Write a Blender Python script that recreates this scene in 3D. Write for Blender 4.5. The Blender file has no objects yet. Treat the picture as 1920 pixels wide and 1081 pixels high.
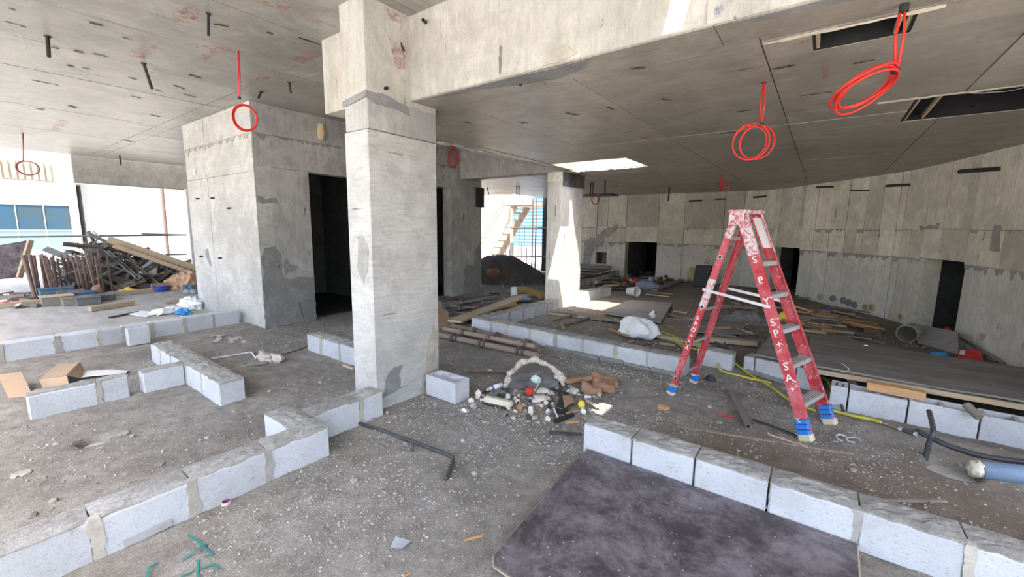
import bpy, math, random
import numpy as np
from mathutils import Vector, Matrix, noise as mnoise

random.seed(11); rng = np.random.default_rng(11)
SC = bpy.context.scene
COL = SC.collection

# ------------------------------------------------------------------ camera
FPX, YAW, PITCH, ROLL, HCAM = 785.6, math.radians(36.317), math.radians(-8.273), math.radians(0.771), 1.65
fwd = Vector((-math.sin(YAW)*math.cos(PITCH), math.cos(YAW)*math.cos(PITCH), math.sin(PITCH)))
rgt0 = Vector((math.cos(YAW), math.sin(YAW), 0)); up0 = rgt0.cross(fwd)
rgt = rgt0*math.cos(ROLL) + up0*math.sin(ROLL); upv = -rgt0*math.sin(ROLL) + up0*math.cos(ROLL)
cam = bpy.data.cameras.new('camera'); camo = bpy.data.objects.new('camera', cam); COL.objects.link(camo)
cam.sensor_width = 36; cam.lens = FPX/1920*36; cam.clip_end = 300; cam.clip_start = 0.05
camo.matrix_world = Matrix(((rgt.x, upv.x, -fwd.x, 0), (rgt.y, upv.y, -fwd.y, 0), (rgt.z, upv.z, -fwd.z, HCAM), (0, 0, 0, 1)))
SC.camera = camo

# ------------------------------------------------------------------ sky, sun, exposure
SUN_DIR = Vector((-0.25, 0.352, -1)).normalized()
W = bpy.data.worlds.new('world'); SC.world = W; W.use_nodes = True
wn = W.node_tree; bg = wn.nodes['Background']
sky = wn.nodes.new('ShaderNodeTexSky'); sky.sky_type = 'NISHITA'; sky.sun_disc = False
sky.sun_elevation = math.asin(-SUN_DIR.z); sky.sun_rotation = math.atan2(-SUN_DIR.x, -SUN_DIR.y)
sky.air_density = 1.0; sky.dust_density = 4.0; sky.ozone_density = 1.0
wn.links.new(sky.outputs[0], bg.inputs[0]); bg.inputs[1].default_value = 0.50
sl = bpy.data.lights.new('sun', 'SUN'); sl.energy = 9.0; sl.angle = math.radians(0.55); sl.color = (1, 0.95, 0.87)
so = bpy.data.objects.new('sun', sl); COL.objects.link(so)
so.rotation_euler = SUN_DIR.to_track_quat('-Z', 'Y').to_euler(); so.location = (5, -5, 20)
SC.view_settings.view_transform = 'Standard'; SC.view_settings.look = 'None'
SC.view_settings.gamma = 1.0; SC.view_settings.use_curve_mapping = False
SC.view_settings.exposure = 0.92

# ------------------------------------------------------------------ photograph rays -> places in the room
def ray(x, y): return fwd + rgt*((x-960)/FPX) + upv*((540.5-y)/FPX)
def G(x, y, z=0.0):
    d = ray(x, y); return Vector((0, 0, HCAM)) + d*((z-HCAM)/d.z)
def onX(x, y, v):
    d = ray(x, y); return Vector((0, 0, HCAM)) + d*(v/d.x)
def onY(x, y, v):
    d = ray(x, y); return Vector((0, 0, HCAM)) + d*(v/d.y)

# ------------------------------------------------------------------ noise and ground
_tab = rng.random((64, 64))
def vn(x, y, s):
    x = np.asarray(x)*s; y = np.asarray(y)*s
    xi = np.floor(x).astype(int); yi = np.floor(y).astype(int); fx = x-xi; fy = y-yi
    fx = fx*fx*(3-2*fx); fy = fy*fy*(3-2*fy)
    t = _tab; a = t[xi & 63, yi & 63]; b = t[(xi+1) & 63, yi & 63]; c = t[xi & 63, (yi+1) & 63]; d = t[(xi+1) & 63, (yi+1) & 63]
    return (a*(1-fx)+b*fx)*(1-fy)+(c*(1-fx)+d*fx)*fy - 0.5
PIT = G(175, 822); PIPEHOLE = Vector((0.90, 4.13, 0))
def gh(x, y):
    x = np.asarray(x, float); y = np.asarray(y, float)
    h = 0.022*vn(x+31, y+17, 0.9) + 0.016*vn(x+3, y+9, 2.7) + 0.010*vn(x, y, 7.0) + 0.010*vn(x+5, y+2, 17) + 0.008*vn(x+1, y+7, 33)
    sm = lambda e0, e1, v: np.clip((v-e0)/(e1-e0), 0, 1)**2*(3-2*np.clip((v-e0)/(e1-e0), 0, 1))
    flat = sm(-7.2, -7.9, x)*0.75                         # smoother slab beyond the far row
    h = h*(1-flat)
    h = h + 0.05*sm(5.1, 6.2, y)*sm(-4.3, -4.0, x)*(1-0.9*sm(-0.6, 0.4, x))
    h = h + 0.045*np.exp(-((x+3.0)**2/0.25+(y-2.9)**2/0.35))*vn(x, y, 1)*0 - 0.012
    h = h - 0.055*np.exp(-((y-3.04)/.13)**2)*sm(-1.1, -.5, x)
    def pit(cx, cy, rx, ry, d): return -d*np.exp(-(((x-cx)/rx)**2+((y-cy)/ry)**2)**2)
    h = h + pit(PIT.x, PIT.y, 0.085, 0.075, 0.13) + pit(PIPEHOLE.x, PIPEHOLE.y, 0.12, 0.13, 0.2)
    h = h + 0.03*np.exp(-((x+0.3)/1.6)**2-((y-4.55)/0.16)**2) + 0.035*np.exp(-((x-1.1)/0.8)**2-((y-4.6)/0.12)**2)
    return h
def ghs(x, y): return float(gh(np.array([x]), np.array([y]))[0])

# ------------------------------------------------------------------ mesh builder
class MB:
    def __init__(s): s.v = []; s.f = []
    def add(s, vs, fs):
        b = len(s.v); s.v += [tuple(p) for p in vs]; s.f += [tuple(i+b for i in q) for q in fs]; return s
    def hexa(s, P):
        return s.add(P, [(0, 3, 2, 1), (4, 5, 6, 7), (0, 1, 5, 4), (1, 2, 6, 5), (2, 3, 7, 6), (3, 0, 4, 7)])
    def box(s, x0, x1, y0, y1, z0, z1):
        return s.hexa([(x0, y0, z0), (x1, y0, z0), (x1, y1, z0), (x0, y1, z0), (x0, y0, z1), (x1, y0, z1), (x1, y1, z1), (x0, y1, z1)])
    def obox(s, o, a, b, c):
        o = Vector(o); a = Vector(a); b = Vector(b); c = Vector(c)
        return s.hexa([o, o+a, o+a+b, o+b, o+c, o+a+c, o+a+b+c, o+b+c])
    def cbox(s, o, a, b, c, ch=0.006):
        """chamfered box: corner o, edge vectors a, b, c"""
        o = Vector(o); E = [Vector(a), Vector(b), Vector(c)]; L = [e.length for e in E]; U = [e/l for e, l in zip(E, L)]
        vs = []; idx = {}
        for i in (0, 1):
            for j in (0, 1):
                for k in (0, 1):
                    for ax in range(3):
                        p = o.copy()
                        for n, bit in enumerate((i, j, k)):
                            inset = 0 if n == ax else ch
                            p += U[n]*(inset if bit == 0 else L[n]-inset)
                        idx[(i, j, k, ax)] = len(vs); vs.append(p)
        fs = []
        for ax in range(3):
            o1, o2 = [n for n in range(3) if n != ax]
            for bit in (0, 1):
                q = []
                for (p, r) in ((0, 0), (1, 0), (1, 1), (0, 1)):
                    key = [0, 0, 0]; key[ax] = bit; key[o1] = p; key[o2] = r; q.append(idx[(*key, ax)])
                fs.append(q)
        for ax in range(3):
            o1, o2 = [n for n in range(3) if n != ax]
            for p in (0, 1):
                for r in (0, 1):
                    k0 = [0, 0, 0]; k1 = [0, 0, 0]; k0[ax] = 0; k1[ax] = 1
                    for k in (k0, k1): k[o1] = p; k[o2] = r
                    fs.append([idx[(*k0, o1)], idx[(*k1, o1)], idx[(*k1, o2)], idx[(*k0, o2)]])
        for i in (0, 1):
            for j in (0, 1):
                for k in (0, 1): fs.append([idx[(i, j, k, 0)], idx[(i, j, k, 1)], idx[(i, j, k, 2)]])
        cen = o+(E[0]+E[1]+E[2])/2; out = []
        for q in fs:
            p = [vs[t] for t in q]; n = (p[1]-p[0]).cross(p[2]-p[1]); m = sum(p, Vector())/len(p)
            out.append(q if n.dot(m-cen) > 0 else q[::-1])
        return s.add(vs, out)
    def bar(s, a, b, w, h, up=(0, 0, 1), ch=0.0):
        a = Vector(a); b = Vector(b); d = (b-a).normalized(); up = Vector(up)
        sd = d.cross(up)
        if sd.length < 1e-4: sd = d.cross(Vector((1, 0, 0)))
        sd.normalize(); u = sd.cross(d)
        o = a-sd*(w/2)-u*(h/2)
        if ch: return s.cbox(o, b-a, sd*w, u*h, ch)
        return s.obox(o, sd*w, b-a, u*h)
    def tube(s, pts, r, n=8, cap=True, closed=False, hollow=0):
        pts = [Vector(p) for p in pts]; N = len(pts); rr = r if hasattr(r, '__len__') else [r]*N
        rings = []; prev = None
        for i, p in enumerate(pts):
            if closed: t = pts[(i+1) % N]-pts[i-1]
            else: t = pts[min(i+1, N-1)]-pts[max(i-1, 0)]
            t.normalize()
            if prev is None:
                x = t.orthogonal().normalized()
            else:
                x = prev-t*prev.dot(t); x = x.normalized() if x.length > 1e-5 else t.orthogonal().normalized()
            prev = x; y = t.cross(x)
            rings.append([p+(x*math.cos(2*math.pi*k/n)+y*math.sin(2*math.pi*k/n))*rr[i] for k in range(n)])
        vs = [q for R in rings for q in R]; fs = []
        M = N if closed else N-1
        for i in range(M):
            for k in range(n):
                a = i*n+k; b = i*n+(k+1) % n; c = ((i+1) % N)*n+(k+1) % n; d = ((i+1) % N)*n+k
                fs.append((a, b, c, d))
        if cap and not closed: fs.append(tuple(range(n))[::-1]); fs.append(tuple((N-1)*n+k for k in range(n)))
        return s.add(vs, fs)
    def pipe(s, a, b, r, ri, n=16):
        """hollow straight pipe with wall thickness"""
        a = Vector(a); b = Vector(b); t = (b-a).normalized(); x = t.orthogonal().normalized(); y = t.cross(x)
        c = lambda p, q: [p+(x*math.cos(2*math.pi*k/n)+y*math.sin(2*math.pi*k/n))*q for k in range(n)]
        R = c(a, r)+c(b, r)+c(b, ri)+c(a, ri); fs = []
        for j in range(4):
            for k in range(n):
                fs.append((j*n+k, j*n+(k+1) % n, ((j+1) % 4)*n+(k+1) % n, ((j+1) % 4)*n+k))
        return s.add(R, fs)
    def lathe(s, c, prof, n=20, axis=(0, 0, 1)):
        c = Vector(c); t = Vector(axis).normalized(); x = t.orthogonal().normalized(); y = t.cross(x); vs = []; fs = []
        for (r, z) in prof:
            vs += [c+t*z+(x*math.cos(2*math.pi*k/n)+y*math.sin(2*math.pi*k/n))*r for k in range(n)]
        for i in range(len(prof)-1):
            for k in range(n): fs.append((i*n+k, i*n+(k+1) % n, (i+1)*n+(k+1) % n, (i+1)*n+k))
        fs.append(tuple(range(n))[::-1]); fs.append(tuple((len(prof)-1)*n+k for k in range(n)))
        return s.add(vs, fs)
    def prism(s, poly, o, a, b, c):
        """polygon in the (a, b) unit frame at o, extruded along vector c"""
        o = Vector(o); a = Vector(a); b = Vector(b); c = Vector(c); n = len(poly)
        P = [o+a*p[0]+b*p[1] for p in poly]; Q = [p+c for p in P]
        return s.add(P+Q, [tuple(range(n))[::-1], tuple(range(n, 2*n))]+[(i, (i+1) % n, n+(i+1) % n, n+i) for i in range(n)])
    def blob(s, c, rx, ry, rz, amp=0.25, freq=2.0, seed=0, sub=2, flat=True):
        import bmesh
        bm = bmesh.new(); bmesh.ops.create_icosphere(bm, subdivisions=sub, radius=1)
        vs = []; c = Vector(c)
        for v in bm.verts:
            p = v.co.copy(); k = 1+amp*mnoise.noise(p*freq+Vector((seed*7.3, seed*3.1, seed)))*2+amp*.5*mnoise.noise(p*freq*3+Vector((seed, 5, 2)))
            q = Vector((p.x*rx*k, p.y*ry*k, p.z*rz*k))
            if flat and q.z < -rz*0.45: q.z = -rz*0.45
            vs.append(c+q+Vector((0, 0, rz*0.45 if flat else 0)))
        fs = [tuple(v.index for v in f.verts) for f in bm.faces]; bm.free()
        return s.add(vs, fs)
    def sheet(s, P, nu=6, nv=6, th=0.003, amp=0.0, freq=4, seed=0):
        """bilinear sheet over four corners with thickness and crumple"""
        P = [Vector(p) for p in P]; n0 = (P[1]-P[0]).cross(P[3]-P[0]).normalized(); vs = []
        for side in (1, 0):
            for j in range(nv+1):
                for i in range(nu+1):
                    u = i/nu; v = j/nv
                    p = P[0]*(1-u)*(1-v)+P[1]*u*(1-v)+P[2]*u*v+P[3]*(1-u)*v
                    p = p+n0*(amp*mnoise.noise(p*freq+Vector((seed*3.3, seed, 0)))+side*th)
                    vs.append(p)
        k = (nu+1)*(nv+1); fs = []; id_ = lambda i, j, t: t*k+j*(nu+1)+i
        for j in range(nv):
            for i in range(nu):
                fs.append((id_(i, j, 0), id_(i+1, j, 0), id_(i+1, j+1, 0), id_(i, j+1, 0)))
                fs.append((id_(i, j+1, 1), id_(i+1, j+1, 1), id_(i+1, j, 1), id_(i, j, 1)))
        for i in range(nu):
            fs.append((id_(i, 0, 1), id_(i+1, 0, 1), id_(i+1, 0, 0), id_(i, 0, 0))); fs.append((id_(i, nv, 0), id_(i+1, nv, 0), id_(i+1, nv, 1), id_(i, nv, 1)))
        for j in range(nv):
            fs.append((id_(0, j, 0), id_(0, j+1, 0), id_(0, j+1, 1), id_(0, j, 1))); fs.append((id_(nu, j, 1), id_(nu, j+1, 1), id_(nu, j+1, 0), id_(nu, j, 0)))
        return s.add(vs, fs)
    def build(s, name, mat, parent=None, smooth=False, kind=None, label=None):
        o0 = ORG.get(parent, Vector()) if parent is not None else Vector()
        me = bpy.data.meshes.new(name); me.from_pydata([(v[0]-o0.x, v[1]-o0.y, v[2]-o0.z) for v in s.v], [], s.f); me.update()
        if smooth: me.polygons.foreach_set('use_smooth', [True]*len(me.polygons))
        o = bpy.data.objects.new(name, me); COL.objects.link(o)
        me.materials.append(M[mat] if isinstance(mat, str) else mat)
        if parent is not None: o.parent = parent; ORG[o] = o0
        if kind: o['kind'] = kind
        if label: o['label'] = label
        return o
    def solo(s, name, mat, label, cat, group=None, smooth=False, kind=None):
        a = np.array(s.v); lo = a.min(0); hi = a.max(0); c = Vector(((lo[0]+hi[0])/2, (lo[1]+hi[1])/2, lo[2]))
        s.v = [(v[0]-c.x, v[1]-c.y, v[2]-c.z) for v in s.v]
        o = s.build(name, mat, None, smooth); o.location = c; ORG[o] = c
        tag(o, label, cat, group, kind); return o
ORG = {}
def tag(o, label=None, cat=None, group=None, kind=None):
    if label: o['label'] = label
    if cat: o['category'] = cat
    if group: o['group'] = group
    if kind: o['kind'] = kind
    return o
def thing(name, label, cat, loc, group=None):
    o = bpy.data.objects.new(name, None); COL.objects.link(o); o.location = loc; o.empty_display_size = 0.1
    ORG[o] = Vector(loc); return tag(o, label, cat, group)
def struct(o): o['kind'] = 'structure'; return o
def sgroup(name, loc=(0, 0, 0)):
    o = bpy.data.objects.new(name, None); COL.objects.link(o); o.location = loc; ORG[o] = Vector(loc); o['kind'] = 'structure'; return o
def copy_at(o, loc, rot=None, scale=None, label=None):
    c = o.copy(); COL.objects.link(c); c.location = loc
    if rot is not None: c.rotation_euler = rot
    if scale is not None: c.scale = scale
    if label: c['label'] = label
    return c

# ------------------------------------------------------------------ materials
M = {}
class NT:
    def __init__(s, name):
        s.m = bpy.data.materials.new(name); s.m.use_nodes = True; s.t = s.m.node_tree; s.n = s.t.nodes
        s.b = s.n['Principled BSDF']; M[name] = s.m
        s.pos = s.n.new('ShaderNodeNewGeometry').outputs['Position']
    def obj(s): return s.n.new('ShaderNodeTexCoord').outputs['Object']
    def map(s, src, sc=(1, 1, 1), rot=(0, 0, 0), loc=(0, 0, 0)):
        m = s.n.new('ShaderNodeMapping'); s.t.links.new(src, m.inputs[0]); m.inputs['Scale'].default_value = sc; m.inputs['Rotation'].default_value = rot; m.inputs['Location'].default_value = loc; return m.outputs[0]
    def noise(s, src, sc, det=4, rough=0.6, dist=0):
        n = s.n.new('ShaderNodeTexNoise'); s.t.links.new(src, n.inputs['Vector']); n.inputs['Scale'].default_value = sc; n.inputs['Detail'].default_value = det; n.inputs['Roughness'].default_value = rough; n.inputs['Distortion'].default_value = dist; return n.outputs['Fac']
    def voro(s, src, sc, feat='F1'):
        n = s.n.new('ShaderNodeTexVoronoi'); s.t.links.new(src, n.inputs['Vector']); n.inputs['Scale'].default_value = sc; n.feature = feat; return n
    def ramp(s, fac, p0, p1, c0=(0, 0, 0, 1), c1=(1, 1, 1, 1)):
        r = s.n.new('ShaderNodeValToRGB'); s.t.links.new(fac, r.inputs[0]); e = r.color_ramp.elements; e[0].position = p0; e[1].position = p1; e[0].color = c0; e[1].color = c1; return r.outputs[0]
    def mix(s, fac, a, b, mode='MIX'):
        m = s.n.new('ShaderNodeMix'); m.data_type = 'RGBA'; m.blend_type = mode
        s.put(m.inputs[0], fac); s.put(m.inputs[6], a); s.put(m.inputs[7], b); return m.outputs[2]
    def math(s, op, a, b=0.0):
        m = s.n.new('ShaderNodeMath'); m.operation = op; s.put(m.inputs[0], a); s.put(m.inputs[1], b); return m.outputs[0]
    def put(s, inp, v):
        if isinstance(v, bpy.types.NodeSocket): s.t.links.new(v, inp)
        elif isinstance(v, (tuple, list)): inp.default_value = tuple(v)+((1,) if len(v) == 3 else ())
        else: inp.default_value = v
    def rand(s): return s.n.new('ShaderNodeObjectInfo').outputs['Random']
    def bump(s, h, st=0.3, d=0.01):
        b = s.n.new('ShaderNodeBump'); b.inputs['Strength'].default_value = st; b.inputs['Distance'].default_value = d; s.t.links.new(h, b.inputs['Height']); s.t.links.new(b.outputs[0], s.b.inputs['Normal'])
    def out(s, col, rough=0.8, metal=0.0, spec=0.3):
        s.put(s.b.inputs['Base Color'], col); s.put(s.b.inputs['Roughness'], rough); s.b.inputs['Metallic'].default_value = metal; s.b.inputs['Specular IOR Level'].default_value = spec; return s.m

def concrete(name, light, dark, grain=(1, 1, 1), rough=0.75, pits=0.5, rust=0.0, var=0.12, contrast=1.0, marks=1.0):
    """cast concrete: cloudy tone, form-face streaks along the grain, voids, scuffs and rust stains"""
    t = NT(name); p = t.map(t.pos, grain)
    c = t.mix(t.math('MULTIPLY', t.ramp(t.noise(t.pos, 0.6, 5, 0.6), 0.40, 0.62), 0.75*contrast), light, dark)
    bl = t.ramp(t.noise(t.map(t.pos, (1, 1, 1), (0, 0, 0), (7, 3, 1)), 2.1, 8, 0.68, 0.9), 0.44, 0.60)
    c = t.mix(t.math('MULTIPLY', bl, 0.50*contrast), c, tuple(x*0.78 for x in dark))
    lt = t.ramp(t.noise(t.map(t.pos, (1, 1, 1), (0, 0, 0), (1, 13, 5)), 3.4, 7, 0.72, 0.5), 0.52, 0.66)
    c = t.mix(t.math('MULTIPLY', lt, 0.55*contrast), c, tuple(min(1, x*1.22) for x in light))
    g = t.map(t.pos, tuple(x*(1.0 if x < 1 else 3.2) for x in grain))
    stk = t.ramp(t.noise(g, 6.0, 8, 0.75, 0.4), 0.47, 0.66)
    c = t.mix(t.math('MULTIPLY', stk, 0.42*contrast), c, tuple(x*0.62 for x in dark))
    f = t.ramp(t.noise(t.pos, 48, 6, 0.75), 0.38, 0.70)
    c = t.mix(t.math('MULTIPLY', f, 0.30), c, tuple(x*0.60 for x in dark))
    nz = t.noise(t.pos, 16, 3)
    v = t.voro(p, 5.2).outputs['Distance']
    pit = t.ramp(t.math('ADD', v, t.math('MULTIPLY', nz, 0.30)), 0.15, 0.20, (1, 1, 1, 1), (0, 0, 0, 1))
    c = t.mix(t.math('MULTIPLY', pit, 0.85*pits), c, (0.07, 0.065, 0.06))
    sc = t.ramp(t.noise(t.map(g, (.5, .5, .5)), 7, 5, 0.8, 1.2), 0.655, 0.69)
    c = t.mix(t.math('MULTIPLY', sc, 0.75*pits*marks), c, tuple(x*0.30 for x in dark))
    vd = t.voro(t.map(g, (1, 1, 1), (0, 0, 0), (.3, .7, .1)), 1.5); dm = t.ramp(t.math('ADD', vd.outputs['Distance'], t.math('MULTIPLY', nz, 0.20)), 0.17, 0.21, (1, 1, 1, 1), (0, 0, 0, 1))
    c = t.mix(t.math('MULTIPLY', t.math('MULTIPLY', dm, t.ramp(vd.outputs['Color'], .35, .45)), 0.85*marks), c, tuple(x*0.28 for x in dark))
    if rust:
        r = t.ramp(t.noise(t.map(t.pos, (1, 1, 0.35)), 1.3, 6, 0.65), 0.60, 0.74)
        c = t.mix(t.math('MULTIPLY', r, rust), c, (0.42, 0.27, 0.13))
    k = t.math('ADD', t.math('MULTIPLY', t.rand(), var), 1-var/2)
    m = t.n.new('ShaderNodeVectorMath'); m.operation = 'SCALE'; t.t.links.new(c, m.inputs[0]); t.t.links.new(k, m.inputs['Scale'])
    h = t.math('SUBTRACT', t.noise(p, 18, 8, 0.75), t.math('MULTIPLY', pit, 0.7))
    t.bump(h, 0.35, 0.006)
    return t.out(m.outputs[0], rough, 0, 0.4)
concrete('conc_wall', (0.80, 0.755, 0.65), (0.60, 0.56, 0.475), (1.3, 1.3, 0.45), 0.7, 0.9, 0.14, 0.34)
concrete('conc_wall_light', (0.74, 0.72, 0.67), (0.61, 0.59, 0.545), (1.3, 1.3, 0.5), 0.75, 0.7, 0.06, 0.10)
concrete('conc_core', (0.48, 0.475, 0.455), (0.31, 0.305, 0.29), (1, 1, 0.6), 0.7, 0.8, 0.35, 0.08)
concrete('conc_col', (0.56, 0.553, 0.525), (0.41, 0.40, 0.375), (0.7, 0.7, 2.2), 0.7, 1.0, 0.05, 0.06)
concrete('conc_beam', (0.55, 0.535, 0.485), (0.43, 0.41, 0.365), (1.3, 1.3, 0.5), 0.75, 1.0, 0.22, 0.06)
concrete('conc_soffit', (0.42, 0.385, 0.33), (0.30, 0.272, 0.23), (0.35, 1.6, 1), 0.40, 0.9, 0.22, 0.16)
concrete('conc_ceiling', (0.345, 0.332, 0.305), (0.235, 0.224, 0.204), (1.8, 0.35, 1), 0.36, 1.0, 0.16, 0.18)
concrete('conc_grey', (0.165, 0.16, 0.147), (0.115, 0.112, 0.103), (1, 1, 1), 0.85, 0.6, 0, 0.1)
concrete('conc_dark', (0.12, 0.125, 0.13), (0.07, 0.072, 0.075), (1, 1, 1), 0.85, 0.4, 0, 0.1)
concrete('conc_shade', (0.020, 0.020, 0.021), (0.012, 0.012, 0.013), (1, 1, 1), 0.9, 0.3, 0, 0.1)  # near-black: shade of the enclosed rooms and ceiling pockets put into the colour
concrete('mortar_grey', (0.29, 0.29, 0.29), (0.21, 0.21, 0.205), (1, 1, 1), 0.9, 0.5, 0, 0.12)
concrete('mortar_mid', (0.44, 0.425, 0.39), (0.33, 0.315, 0.285), (1, 1, 1), 0.9, 0.5, 0, 0.12)
concrete('mortar_tan', (0.50, 0.465, 0.40), (0.40, 0.37, 0.315), (1, 1, 1), 0.95, 0.4, 0, 0.2)

def dirt(name, light, mid, dark, speck=True, zones=False):
    t = NT(name); p = t.pos
    a = t.ramp(t.noise(p, 0.8, 7, 0.65, 0.6), 0.38, 0.60)
    b = t.ramp(t.noise(p, 3.4, 9, 0.74, 0.5), 0.40, 0.62)
    c = t.mix(a, mid, light)
    c = t.mix(t.math('MULTIPLY', b, 0.62), c, dark)
    g2 = t.ramp(t.noise(p, 13, 6, 0.75), 0.44, 0.64)
    c = t.mix(t.math('MULTIPLY', g2, 0.40), c, tuple(x*0.62 for x in dark))
    g = t.ramp(t.noise(p, 70, 4, 0.7), 0.36, 0.70)
    c = t.mix(t.math('MULTIPLY', g, 0.5), c, tuple(x*0.42 for x in dark))
    if speck:
        v = t.voro(p, 55); k = t.ramp(v.outputs['Distance'], 0.18, 0.26, (1, 1, 1, 1), (0, 0, 0, 1))
        pick = t.ramp(v.outputs['Color'], 0.50, 0.62)
        c = t.mix(t.math('MULTIPLY', k, t.math('MULTIPLY', pick, 0.7)), c, (0.50, 0.47, 0.42))
    if zones:      # brown earth behind the nearest wall, darkened further for the wall's shade; pale concrete slab beyond the far left row
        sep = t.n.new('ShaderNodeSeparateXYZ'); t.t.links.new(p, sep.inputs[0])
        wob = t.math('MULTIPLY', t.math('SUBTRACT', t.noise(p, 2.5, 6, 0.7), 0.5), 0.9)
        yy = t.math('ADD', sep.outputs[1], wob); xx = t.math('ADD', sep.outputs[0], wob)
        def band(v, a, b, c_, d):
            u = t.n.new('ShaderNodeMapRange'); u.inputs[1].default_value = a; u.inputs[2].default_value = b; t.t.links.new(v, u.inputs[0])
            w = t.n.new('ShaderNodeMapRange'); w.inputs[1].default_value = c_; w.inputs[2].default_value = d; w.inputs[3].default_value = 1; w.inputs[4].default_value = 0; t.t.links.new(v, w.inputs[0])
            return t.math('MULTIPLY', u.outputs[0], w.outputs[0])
        soil_shade = t.math('MULTIPLY', band(yy, 2.6, 2.85, 3.35, 4.3), band(xx, -1.1, -.5, 9, 10))
        c = t.mix(t.math('MULTIPLY', soil_shade, .75), c, (0.16, 0.115, 0.075))
        soil2 = t.math('MULTIPLY', band(yy, 5.3, 5.9, 20, 21), band(xx, -4.1, -3.6, 9, 10))
        c = t.mix(t.math('MULTIPLY', soil2, .55), c, (0.235, 0.195, 0.14))
        slab = band(sep.outputs[0], -40, -39, -7.85, -7.70)
        sl_c = t.mix(t.ramp(t.noise(t.map(p, (1, 3, 1)), 1.4, 7, .7), .38, .64), (0.50, 0.48, 0.44), (0.36, 0.345, 0.315))
        c = t.mix(slab, c, sl_c)
    h = t.math('ADD', t.noise(p, 45, 8, 0.8), t.math('MULTIPLY', t.noise(p, 160, 3, 0.7), 0.5))
    t.bump(h, 0.75, 0.012)
    return t.out(c, 0.95, 0, 0.15)
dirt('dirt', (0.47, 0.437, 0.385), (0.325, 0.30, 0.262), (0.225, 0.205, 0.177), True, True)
dirt('dirt_top', (0.60, 0.585, 0.545), (0.46, 0.445, 0.41), (0.30, 0.285, 0.255))
dirt('sand_grey', (0.21, 0.20, 0.19), (0.165, 0.158, 0.15), (0.11, 0.105, 0.10), False)
dirt('gravel_heap', (0.40, 0.39, 0.38), (0.31, 0.30, 0.29), (0.21, 0.20, 0.19))
dirt('yard', (0.72, 0.695, 0.65), (0.66, 0.635, 0.59), (0.56, 0.54, 0.50))

def stone_mat():
    t = NT('stone'); r = t.rand(); v = t.voro(t.pos, 24).outputs['Color']
    c = t.mix(t.ramp(v, 0.2, 0.8), (0.22, 0.203, 0.18), (0.42, 0.395, 0.355))
    return t.out(c, 0.9)
stone_mat()
def block_mat():
    t = NT('block'); p = t.pos
    c = t.mix(t.ramp(t.noise(p, 1.8, 6, .65), 0.4, 0.66), (0.575, 0.595, 0.625), (0.47, 0.485, 0.505))
    s = t.ramp(t.noise(t.map(p, (1, 1, 1.5)), 46, 5, 0.8), 0.56, 0.66)
    c = t.mix(t.math('MULTIPLY', s, 0.70), c, (0.22, 0.23, 0.245))
    s2 = t.ramp(t.noise(p, 130, 3, 0.7), 0.55, 0.7)
    c = t.mix(t.math('MULTIPLY', s2, 0.35), c, (0.30, 0.31, 0.32))
    d = t.ramp(t.noise(p, 4, 7, 0.72, 0.8), 0.52, 0.72)
    c = t.mix(t.math('MULTIPLY', d, 0.55), c, (0.42, 0.395, 0.35))
    k = t.math('ADD', t.math('MULTIPLY', t.rand(), 0.14), 0.92)
    m = t.n.new('ShaderNodeVectorMath'); m.operation = 'SCALE'; t.t.links.new(c, m.inputs[0]); t.t.links.new(k, m.inputs['Scale'])
    t.bump(t.noise(p, 90, 5, 0.75), 0.6, 0.008); return t.out(m.outputs[0], 0.95, 0, 0.2)
block_mat()
def flat(name, col, rough=0.6, metal=0.0, var=0.0, dirty=0.25, dcol=(0.25, 0.22, 0.19), sc=6, spec=0.4):
    t = NT(name); c = t.mix(t.math('MULTIPLY', t.ramp(t.noise(t.pos, sc, 6, 0.7), 0.42, 0.72), dirty), col, dcol)
    if var:
        k = t.math('ADD', t.math('MULTIPLY', t.rand(), var), 1-var/2)
        m = t.n.new('ShaderNodeVectorMath'); m.operation = 'SCALE'; t.t.links.new(c, m.inputs[0]); t.t.links.new(k, m.inputs['Scale']); c = m.outputs[0]
    t.bump(t.noise(t.pos, sc*8, 4), 0.12, 0.003); return t.out(c, rough, metal, spec)
def wood(name, a, b, grain=(14, 1.2, 14), rough=0.75, var=0.3):
    t = NT(name); o = t.obj(); p = t.map(o, grain)
    c = t.mix(t.ramp(t.noise(p, 2.2, 6, 0.65, 1.2), 0.35, 0.68), a, b)
    c = t.mix(t.math('MULTIPLY', t.ramp(t.noise(o, 2.5, 6, 0.7), 0.5, 0.75), 0.5), c, (0.26, 0.235, 0.205))
    k = t.math('ADD', t.math('MULTIPLY', t.rand(), var), 1-var/2)
    m = t.n.new('ShaderNodeVectorMath'); m.operation = 'SCALE'; t.t.links.new(c, m.inputs[0]); t.t.links.new(k, m.inputs['Scale'])
    t.bump(t.noise(p, 5, 5), 0.25, 0.003); return t.out(m.outputs[0], rough, 0, 0.25)
wood('wood_new', (0.52, 0.31, 0.155), (0.42, 0.235, 0.11), (1.5, 14, 14))
wood('wood_pale', (0.50, 0.40, 0.28), (0.40, 0.31, 0.21), (1.5, 9, 9))
wood('wood_grey', (0.30, 0.265, 0.225), (0.20, 0.175, 0.145), (1.5, 9, 9))
wood('wood_dark', (0.17, 0.145, 0.12), (0.10, 0.085, 0.072), (1.5, 9, 9))
wood('wood_yellow', (0.52, 0.36, 0.10), (0.42, 0.27, 0.07), (1.5, 9, 9))
wood('cardboard', (0.40, 0.285, 0.19), (0.34, 0.24, 0.155), (2, 2, 2), 0.9, 0.2)
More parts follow.
